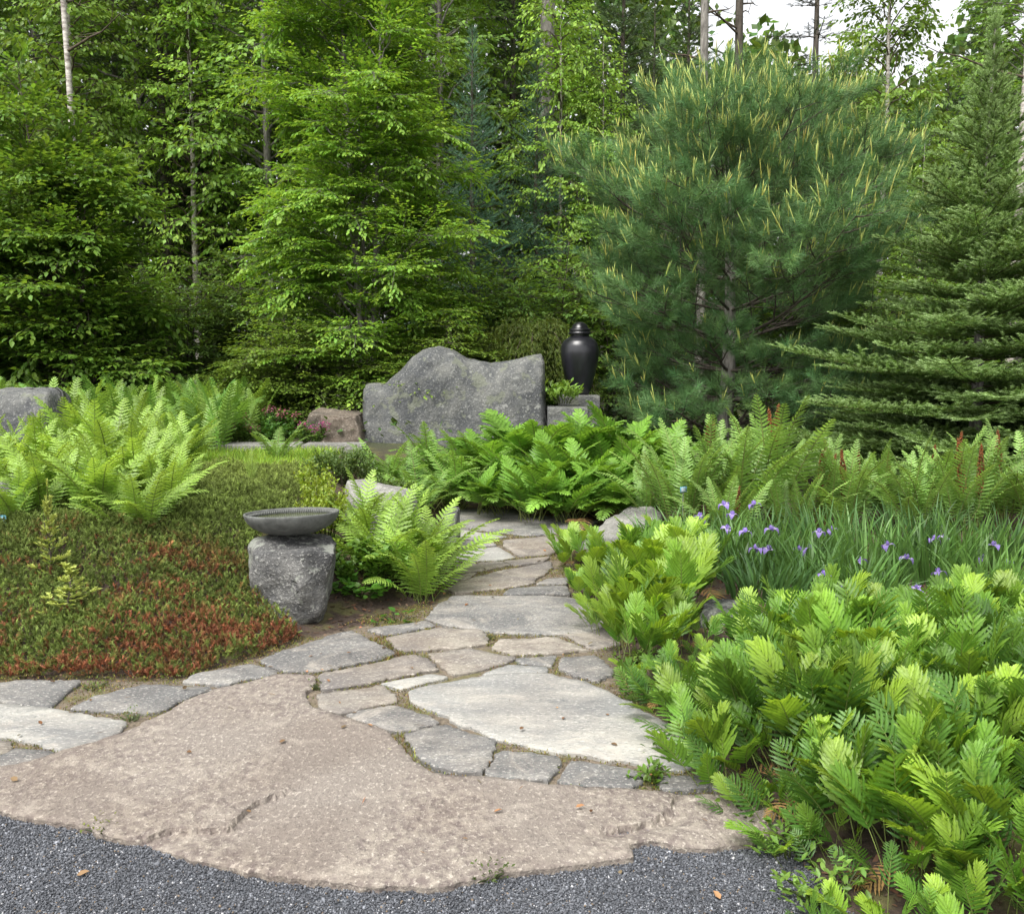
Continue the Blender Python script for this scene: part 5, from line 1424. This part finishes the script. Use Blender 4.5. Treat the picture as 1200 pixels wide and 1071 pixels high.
# white pine
def white_pine(seed, H, prof, trunk=.11):
    rs = np.random.RandomState(seed); W = Acc(); Lb = Acc()
    k = 10; tt = np.linspace(0, 1, k)
    tx = np.column_stack([.05 * np.sin(tt * 5), .04 * np.cos(tt * 4) - .04, tt * H])
    W.tube(tx, trunk * (1 - .93 * tt), 9, (.5,) * 3)
    up = np.array([0, 0, 1.]); P, Dd, Ft = [], [], []
    def grow(p, d, L, lvl, wood):
        kk = 6; t2 = np.linspace(0, 1, kk)
        pts = p + d * (L * t2)[:, None] + up * (.22 * L * t2 ** 2)[:, None] + rs.normal(0, .015 * L, (kk, 3)) * t2[:, None]
        Lb.tube(pts, np.linspace(wood, wood * .35, kk), 5 if lvl == 0 else 4, (.5,) * 3)
        end = pts[-1] - pts[-2]; end /= np.linalg.norm(end)
        P.append(pts[-1]); Dd.append(end); Ft.append(1.)
        if lvl < 2:
            n = max(3, int(L / (.175 if lvl == 0 else .09)))
            for j in range(n):
                f = (.26 if lvl == 0 else .22) + (.76 if lvl == 0 else .76) * (j + rs.rand() * .7) / n
                f = min(f, 1)
                q = np.array([np.interp(f, t2, pts[:, s]) for s in range(3)])
                a = (1 if j % 2 else -1) * rs.uniform(.5, .95)
                d2 = rotz(d[None], a)[0]; d2[2] += rs.uniform(-.22, .40); d2 /= np.linalg.norm(d2)
                grow(q, d2, (L * (1 - f) * .55 + (.28 if lvl == 0 else .17)) * rs.uniform(.8, 1.15), lvl + 1, wood * .45)
            if lvl == 1:
                pass
        else:
            P.append(pts[3]); Dd.append(end); Ft.append(0.)
    for z in np.arange(.28, H - .15, .37):
        u = z / H; n = 6; a0 = rs.uniform(0, 6.28)
        for i in range(n):
            az = a0 + i * 6.283 / n + rs.normal(0, .2)
            L = prof(u) * rs.uniform(.62, 1.16) * (.74 if (u < .30 and math.cos(az) < -.35) else 1); el = -.04 + .50 * u + rs.normal(0, .08)
            d = np.array([math.cos(az) * math.cos(el), math.sin(az) * math.cos(el), math.sin(el)])
            grow(np.array([np.interp(u, tt, tx[:, s]) for s in range(3)]), d, L, 0, max(.008, .028 * (1 - u * .7)))
    grow(tx[-1] - [0, 0, .2], np.array([0, .02, 1.]), .45, 1, .01)
    P = np.array(P); Dd = np.array(Dd); Ft = np.array(Ft); N = len(P)
    L = Acc(); nn = 64
    tuft = []
    for q in range(4):
        B = Acc(); h = rs.uniform(-.55, .45, nn) ; a = rs.uniform(0, 6.28, nn); an = R(46) - .35 * h + rs.normal(0, .16, nn)
        d = np.stack([np.cos(a) * np.sin(an), np.cos(an), np.sin(a) * np.sin(an)], 1)
        B.inst(needle_v, needle_f, frames(d, rs.normal(0, 1, (nn, 3))), np.stack([0 * h, h * 1.3, 0 * h], 1), np.column_stack([np.full(nn, .032), rs.uniform(.75, 1.1, nn), np.full(nn, 1)]), (1, 1, 1))
        tuft.append((np.concatenate(B.V), np.concatenate(B.F)))
    ids = rs.randint(0, 4, N)
    for q in range(4):
        s_ = ids == q
        L.inst(*tuft[q], frames(Dd[s_], rs.normal(0, 1, (s_.sum(), 3))), P[s_], .125 * rs.uniform(.85, 1.15, s_.sum()), jit(rs, (.115, .225, .075), s_.sum(), .16, .08))
    # candles on the outer and upper shoots
    Cn = Acc(); rad = np.hypot(P[:, 0], P[:, 1]); pr = np.array([prof(min(1, z / H)) for z in P[:, 2]])
    outer = (Ft > 0) & ((rad > .52 * pr) | (P[:, 2] > H * .78)) & (Dd[:, 2] > .15) & (rs.rand(N) < np.interp(P[:, 2] / H, [0, .35, .6, 1], [.12, .22, .5, .95]))
    cp = P[outer]; cd = Dd[outer]
    a = np.arange(5) * 6.283 / 5
    cone_v = np.concatenate([np.stack([np.cos(a), 0 * a, np.sin(a)], 1), np.stack([.9 * np.cos(a), 0 * a + .6, .9 * np.sin(a)], 1), [[0, 1, 0]]])
    cone_f = []
    for j in range(5):
        j2 = (j + 1) % 5; cone_f += [(j, j2, 5 + j2), (j, 5 + j2, 5 + j), (5 + j, 5 + j2, 10)]
    for q in range(3):
        s_ = rs.rand(len(cp)) < (1, .7, .45)[q]; n_ = s_.sum()
        d = cd[s_] * .6 + np.array([0, 0, .9]) + rs.normal(0, .22, (n_, 3))
        ln = rs.uniform(.10, .28, n_) * (1 if q == 0 else .75)
        Cn.inst(cone_v, cone_f, frames(d, rs.normal(0, 1, (n_, 3))), cp[s_], np.column_stack([np.full(n_, .0065), ln, np.full(n_, .0065)]), jit(rs, (.38, .43, .11), n_, .15, .1))
    m = [W.mesh('trunk', True), Lb.mesh('limbs', True), L.mesh('crown'), Cn.mesh('candles', True)]
    m[0].materials.append(M_GREYBARK); m[1].materials.append(M_BARK); m[2].materials.append(M_NEEDLE); m[3].materials.append(M_NEEDLE)
    return m, N
pine_prof = lambda u: float(np.interp(u, [0, .12, .28, .38, .52, .68, .85, 1], [1.95, 2.05, 1.6, 2.3, 2.35, 1.7, .85, .3]))
mp_, n_ = white_pine(11, 4.35, pine_prof)
print('pine', n_)
tree('white_pine', mp_, 'large soft needled blue green pine with upright yellow candles, right of the urn', 'tree', at(848, 12.3, -.05))

# ------------------------------------------------------------------ the wood behind
ms_d, a_, b_ = spray_tree(21, 12.5, lambda u: np.interp(u, [0, .15, .5, .8, 1], [1.2, 2.0, 2.6, 2.0, .5]), 110, z0=.10, leaf=.12, col=(.175, .31, .055), tv=leaf4_v, tf=leaf4_f, trunk=.11, barkc=M_GREYBARK, droop=.18, sec_gap=.17, twig_gap=.10, step=.06, rise=(15, 50), leaf_droop=.5, flat=.5)
ms_e, a_, b_ = spray_tree(22, 11, lambda u: np.interp(u, [0, .2, .5, .8, 1], [.8, 1.4, 2.0, 1.6, .4]), 95, z0=.16, leaf=.115, col=(.225, .37, .06), tv=leaf4_v, tf=leaf4_f, trunk=.085, barkc=M_BIRCH, droop=.25, sec_gap=.16, twig_gap=.10, step=.06, rise=(15, 55), leaf_droop=.7, flat=.6)
# deciduous trees: pixel, distance, kind, turn, scale, label
DEC = [(-160, 17.5, 'd', 0, .95, 'dark green tree beyond the left edge of the wood'), (-30, 18.5, 'd', 1.3, 1.0, 'mid green tree of the wood at the left edge, behind the large leaved tree'), (103, 17.0, 'e', .4, .92, 'birch whose white trunk rises above the large leaved tree'),
       (178, 19.5, 'd', 2.0, 1.0, 'dark leafy tree between the birch trunk and the tall bright tree'), (235, 17.8, 'e', 3.0, .85, 'slender leafy birch in the dark gap left of the tall bright tree'), (318, 18.2, 'd', 4.1, 1.0, 'leafy forest tree whose pale trunk shows behind the left side of the bright tree'),
       (400, 19.0, 'e', 5.0, 1.0, 'birch of the wood hidden behind the tall bright tree'), (520, 18.6, 'd', .8, .95, 'leafy forest tree right of the tall bright tree'), (655, 17.3, 'e', 2.6, .72, 'light green tree of the wood behind the weathered dead trunk'),
       (705, 17.2, 'e', 1.0, .58, 'small birch with large hanging leaves left of the pine top'), (1022, 16.0, 'e', 3.7, .80, 'light green birch standing between pine and fir, against the sky'), (990, 18.0, 'e', 1.9, .62, 'small leafy birch behind the right shoulder of the pine'),
       (1070, 15.0, 'e', 5.2, .42, 'low light green sapling left of the fir'), (1190, 18.0, 'd', .3, .78, 'dark green tree of the wood behind the fir top'), (1300, 16.5, 'd', 2.2, .8, 'leafy tree beyond the right edge of the view'),
       (590, 21.5, 'd', 3.3, .95, 'dim forest tree far behind the weathered dead trunk'), (60, 23, 'd', 5.5, 1.1, 'dim forest tree far behind the birch on the left'), (270, 23.5, 'd', 1.1, 1.1, 'dim forest tree far behind the dark gap'), (460, 24, 'd', 2.7, 1.1, 'dim forest tree far behind the tall bright tree'), (-220, 22, 'd', .5, 1.1, 'dim forest tree far off to the left'),
       (-70, 26, 'd', 3.5, 1.2, 'dim forest tree far behind the left edge')]
for px, Y, k_, rz, sc, lab in DEC:
    tree('birch_tree' if k_ == 'e' else 'forest_tree', ms_e if k_ == 'e' else ms_d, lab, 'tree', at(px, Y), rz=rz, scale=sc, group='leafy trees of the wood')
SPR = [(150, 21, 'a', 1.0, 'dark spruce left of the dark gap in the wood'), (205, 18.4, 'b', .9, 'thin dark spruce with bare lower trunk in the dark gap'), (245, 20.0, 'a', .9, 'dark spruce deep in the gap between the bright trees'), (555, 16.6, 'c', 1.0, 'blue green spruce right of the tall bright tree'),
       (628, 17.2, 'c', 1.0, 'blue green spruce below the weathered dead trunk'), (600, 20, 'a', .95, 'dark spruce behind the two blue green spruces'), (725, 21, 'a', .95, 'dark spruce behind the left side of the pine'), (690, 18.2, 'a', .62, 'short dark spruce in the shade left of the pine'), (800, 23.5, 'a', .93, 'dark spruce behind the pine top'),
       (860, 19, 'a', .50, 'low dark spruce behind the pine trunk'), (945, 22.0, 'b', 1.0, 'dark thin topped spruce standing against the white sky'), (920, 18.0, 'a', .5, 'low dark spruce behind the right side of the pine'), (1095, 21.0, 'a', .62, 'brown green spruce between the light birch and the fir'), (1135, 19.5, 'a', .88, 'dark spruce directly behind the fir top'),
       (1215, 21.5, 'a', .95, 'dark spruce at the right edge behind the birch trunk'), (1000, 20, 'a', .48, 'low dark spruce behind the light green birch'), (-10, 21, 'a', 1.05, 'dark spruce at the left edge of the wood'), (345, 21.5, 'a', 1.05, 'dark spruce behind the left side of the bright tree'), (1290, 19, 'a', .9, 'dark spruce beyond the right edge'),
       (760, 25, 'a', .9, 'far dark spruce behind the pine'), (500, 21.5, 'a', 1.0, 'dark spruce behind the right side of the bright tree')]
for i, (px, Y, k_, sc, lab) in enumerate(SPR):
    m = {'a': ms_, 'b': ms_b, 'c': ms_c}[k_]
    tree('spruce_tree', m, lab, 'tree', at(px, Y), rz=i * 1.3, scale=sc, group='dark spruces of the wood')

# bare and dead trunks
def bare_trunk(seed, H, r, bark, label, loc, lean=0, branches=6):
    rs = np.random.RandomState(seed); k = 14; tt = np.linspace(0, 1, k)
    W = Acc(); pts = np.column_stack([lean * tt + .03 * np.cumsum(rs.normal(0, .4, k)), .03 * np.cumsum(rs.normal(0, .4, k)), tt * H])
    W.tube(pts, r * (1 - .45 * tt), 10, (.5,) * 3)
    t = thing('bare_trunk', label, 'tree', loc)
    m = W.mesh('trunk', True); m.materials.append(bark); obj('trunk', m, None, t)
    if branches:
        for i in range(branches):
            B = Acc()
            f = rs.uniform(.35, .98); p = np.array([np.interp(f, tt, pts[:, q]) for q in range(3)]); a = rs.uniform(0, 6.28); L = rs.uniform(.5, 1.8)
            t2 = np.linspace(0, 1, 6)
            b = p + np.array([math.cos(a), math.sin(a), .25]) * (L * t2)[:, None] + rs.normal(0, .04, (6, 3)) * t2[:, None]
            B.tube(b, np.linspace(.025, .004, 6), 5, (.5,) * 3)
            for j in range(3):
                q = b[2 + j]; d = rs.normal(0, .5, 3); B.tube([q, q + d * .3, q + d * .55], [.008, .005, .002], 3, (.5,) * 3)
            m = B.mesh('limb', True); m.materials.append(M_TWIG); obj('limb', m, None, t)
    return t
bare_trunk(1, 9.5, .19, M_GREYBARK, 'thick weathered dead trunk with peeling bark at the top of the view', at(640, 18.3), branches=0)
bare_trunk(2, 11, .05, M_BIRCH, 'slim white birch trunk rising above the large leaved tree on the left', at(106, 14.8), branches=3, lean=-.12)
bare_trunk(3, 11, .10, M_GREYBARK, 'grey bare trunk above the pine, left of the sky gap', at(817, 18.5), branches=12)
bare_trunk(4, 11, .11, M_BARK, 'dark bare trunk above the pine, right of the grey one', at(857, 20), branches=12)
bare_trunk(5, 9, .07, M_BIRCH, 'white birch trunk at the upper right edge behind the fir', at(1178, 15.5), branches=4)
bare_trunk(6, 8, .05, M_GREYBARK, 'thin pale trunk in the left part of the dark gap', at(176, 20.5), branches=2)
bare_trunk(7, 8, .045, M_BARK, 'thin dark trunk in the middle of the dark gap', at(212, 18.8), branches=3)
bare_trunk(9, 9, .05, M_GREYBARK, 'pale slender trunk left of the tall bright tree', at(322, 17.6), branches=5)

# far wood that reads as one mass
rng = np.random.RandomState(91)
N = 150000
xx = rng.uniform(-26, 26, N); yy = rng.uniform(27, 33, N)
pxw = 600 + xx / yy * F
topz = np.interp(pxw, [-600, 500, 700, 840, 1000, 1120, 1250, 1800], [15, 15, 13, 10.0, 9.0, 9.5, 12, 13]) + 1.5 * vnoise(np.column_stack([xx, yy]), .5, 7)
zz = rng.uniform(0, 1, N) ** .8 * topz
lump = vnoise(np.column_stack([xx, yy, zz]), .9, 8); k = lump > -.35
xx, yy, zz = xx[k], yy[k], zz[k]; N = len(xx)
A = Acc(); A.inst(leaf4_v, leaf4_f, frames(rng.normal(0, 1, (N, 3)), rng.normal(0, 1, (N, 3))), np.column_stack([xx, yy, zz + .2]), rng.uniform(.2, .42, N), jit(rng, (.14, .24, .055), N, .3, .12))
tag(obj('far_wood', A, M_LEAF), 'far dark green wood behind all the trees', 'wood', kind='stuff')
# leaf litter and low green under the trees
N = 26000
xx = rng.uniform(-12, 12, N); yy = rng.uniform(11.3, 20, N); P = np.column_stack([xx, yy]); k = rng.rand(N) < np.interp(yy, [11, 20], [1, .4]); P = P[k]; N = len(P)
k = vnoise(P, .8, 3) + rng.normal(0, .3, N) > -.2; P = P[k]; N = len(P)
A = Acc(); d = rng.normal(0, 1, (N, 3)); d[:, 2] = abs(d[:, 2]) * .6
A.inst(leaf4_v, leaf4_f, frames(d, np.tile([0, 0, 1.], (N, 1)) + rng.normal(0, .4, (N, 3))), np.column_stack([P, hgt(P) + rng.uniform(.02, .28, N)]), rng.uniform(.05, .13, N), jit(rng, (.06, .115, .03), N, .3, .12))
tag(obj('woodland_ground_cover', A, M_LEAF), 'low green plants covering the ground under the trees', 'ground cover', kind='stuff')

# ------------------------------------------------------------------ small plants
def leafy_plant(seed, r, H, n, leaf, col, tv=leaf6_v, tf=leaf6_f, stems=14, flowers=0, fcol=(.5, .1, .25), fsz=.02, upright=.6):
    rs = np.random.RandomState(seed); S = Acc(); L = Acc(); Fl = Acc()
    for i in range(stems):
        a = rs.uniform(0, 6.28); R_ = r * math.sqrt(rs.rand()); h = H * rs.uniform(.6, 1.05) * (1 - .35 * (R_ / r) ** 2)
        e = np.array([R_ * math.cos(a), R_ * math.sin(a), h]); b = e * [.4, .4, 0]
        S.tube([b, b * .5 + e * .5 + [0, 0, .1 * h], e], [.004, .003, .002], 4, (.08, .10, .04))
        m = n // stems; f = rs.uniform(.25, 1, m) ** .7
        p = b + (e - b) * f[:, None] + rs.normal(0, .018, (m, 3)); az = rs.uniform(0, 6.28, m)
        d = np.stack([np.cos(az), np.sin(az), np.full(m, upright) + rs.normal(0, .3, m)], 1)
        L.inst(tv, tf, frames(d, np.tile([0, 0, 1.], (m, 1)) + rs.normal(0, .3, (m, 3))), p, leaf * rs.uniform(.6, 1.2, m), jit(rs, col, m, .16, .06))
        if i < flowers:
            az = rs.uniform(0, 6.28, 40); q = e + rs.normal(0, fsz * 1.3, (40, 3)) + [0, 0, fsz]
            Fl.inst(leaf4_v * [1.6, 1, 1], leaf4_f, frames(np.stack([np.cos(az), np.sin(az), 0 * az + .3], 1), rs.normal(0, .4, (40, 3)) + [0, 0, 1]), q, fsz, jit(rs, fcol, 40, .25, .1))
    return S, L, Fl
def plant(name, label, cat, loc, args, group=None, **k):
    t = thing(name, label, cat, loc, 0, group); S, L, Fl = leafy_plant(*args, **k)
    obj('stems', S, M_FERN, t); obj('foliage', L, M_FERN, t)
    if Fl.n: obj('blossoms', Fl, M_PETAL, t)
    return t
def atd(px, Y): return at(px, Y)
plant('golden_shrub', 'small golden yellow green shrub right behind the bowl', 'shrub', at(378, 6.55), (1, .20, .40, 2600, .028, (.30, .40, .045)), stems=26, upright=1.0)
plant('golden_shrub', 'tip of a taller golden shrub behind the small one', 'shrub', at(368, 7.1), (2, .14, .50, 1300, .028, (.28, .38, .05)), stems=12, upright=1.0)
plant('pink_flowering_plant', 'pink flowering plant left of the upright fern by the kerb', 'flower', at(262, 10.9), (3, .35, .36, 1500, .05, (.10, .18, .035)), stems=26, flowers=8, fcol=(.33, .08, .15), fsz=.020)
plant('pink_flowering_plant', 'pink flowering plant behind the upright fern', 'flower', at(315, 11.0), (4, .42, .40, 1900, .05, (.08, .19, .03)), stems=28, flowers=9, fcol=(.36, .11, .17), fsz=.020)
plant('pink_flowering_plant', 'magenta flowering plant beside the brownish pink rock', 'flower', at(368, 10.9), (5, .22, .30, 700, .045, (.09, .17, .035)), stems=18, flowers=7, fcol=(.36, .05, .20), fsz=.022)
plant('low_shrub', 'low dull green shrub between the kerb stone and the pale sloping rock', 'shrub', at(400, 8.9), (6, .38, .34, 4200, .03, (.10, .16, .045)), stems=40, upright=.8)
plant('low_shrub', 'dull green shrub right of the pale sloping rock', 'shrub', at(445, 8.6), (7, .30, .30, 3000, .03, (.11, .17, .045)), stems=34, upright=.8)
plant('round_leaved_plant', 'round leaved ground plant in the mulch beside the pedestal stone', 'plant', at(418, 5.85), (8, .22, .12, 130, .055, (.09, .22, .03)), stems=26, upright=.1, tv=leaf6_v * [1.9, 1, 1])
plant('round_leaved_plant', 'small round leaved plant in the mulch near the path', 'plant', at(462, 5.45), (9, .10, .07, 26, .05, (.09, .23, .035)), stems=9, upright=.1, tv=leaf6_v * [1.9, 1, 1])
plant('leafy_clump', 'leafy green clump behind the bowl and below the golden shrub', 'plant', at(432, 6.1), (10, .28, .30, 1300, .05, (.12, .23, .035)), stems=26, upright=.5)
plant('lime_plant', 'lime green broad leaved plant at the left edge above the lichened rock', 'plant', at(5, 7.6), (11, .25, .42, 160, .10, (.30, .42, .04)), stems=20, upright=.5)
plant('leafy_plant', 'bright leafy plant growing on the block beneath the urn', 'plant', (D(660, 470, 11.7)[0], 11.75, D(660, 474, 11.5)[2]), (12, .24, .26, 220, .11, (.16, .27, .045)), stems=26, upright=1.0, tv=leaf6_v * [.6, 1, 1])
plant('blue_green_juniper', 'low blue green juniper behind the square edged boulder', 'shrub', at(25, 11.2), (13, .75, .42, 9000, .05, (.05, .12, .055)), stems=90, tv=thread_v, tf=leaf4_f, upright=.3)
msap, n_ = conifer(15, .5, .19, whorl=.11, per=5, z0=.12, droop=.05, rise=.5, shoot=.045, col=(.15, .20, .04), tipc=(.40, .46, .10), lat_gap=.06, trunk=.007, nn=26, tipf=.95, needle=.32, nw=.16, curve=.1)
x = (50 - 600) / F * 5.35
tree('conifer_seedling', msap, 'tiny spruce seedling with pale yellow tips in the ground cover', 'tree', (x, 5.35, hz(x, 5.35) + .02), scale=.8)
x = (72 - 600) / F * 5.0
tree('conifer_seedling', msap, 'smaller spruce seedling spreading below the first one', 'tree', (x, 5.0, hz(x, 5.0) + .02), rz=2, scale=(1.1, 1.1, .55))

# weeds and low leaves along the edge of the paving under the near ferns
for i, (px, py, r_, h_, n_, c_, lab) in enumerate([(975, 1052, .16, .10, 170, (.15, .26, .045), 'low pale weed at the corner where gravel meets the near ferns'), (925, 1000, .14, .09, 120, (.13, .24, .04), 'low leafy weed at the gravel edge right of the pink slab tip'),
                                                  (880, 950, .10, .07, 80, (.14, .25, .04), 'small weed at the right tip of the pink slab'), (765, 912, .09, .05, 90, (.14, .27, .03), 'bright green moss like weed between pink slab and small grey end stone'),
                                                  (800, 885, .12, .09, 110, (.13, .24, .04), 'small weed at the right end of the big white slab'), (755, 815, .13, .10, 150, (.15, .24, .045), 'low weed on the upper right edge of the big white slab'),
                                                  (745, 775, .12, .10, 130, (.16, .27, .045), 'low weed beside the bluish grey stone under the ferns'), (725, 735, .10, .08, 90, (.14, .25, .045), 'low weed at the right end of the wide upper slab'),
                                                  (575, 1024, .07, .02, 90, (.10, .16, .03), 'flat moss tuft at the front edge of the pink slab, centre'), (122, 972, .06, .025, 70, (.16, .19, .03), 'yellowish moss tuft at the front edge of the pink slab, left'),
                                                  (371, 806, .03, .03, 40, (.12, .17, .05), 'thin grassy weed in the notch of the pink slab'), (152, 842, .05, .025, 60, (.11, .16, .05), 'small weed in the joint at the tip of the large whitish flagstone'),
                                                  (108, 806, .07, .03, 90, (.14, .22, .04), 'small green weed between two flagstones below the ground cover'), (575, 748, .03, .03, 50, (.16, .15, .05), 'brownish moss cushion among the tan stones below the wide slab')]):
    x, y = G(px, py, .02)
    plant('weed', lab, 'weed', (x, y, .012 if sdf(np.array([[x, y]]), HARD)[0] < 0 else hz(x, y)), (60 + i, r_, h_, n_, .035 if h_ > .045 else .014, c_), stems=12, upright=.6, tv=leaf6_v * [.8, 1, 1])
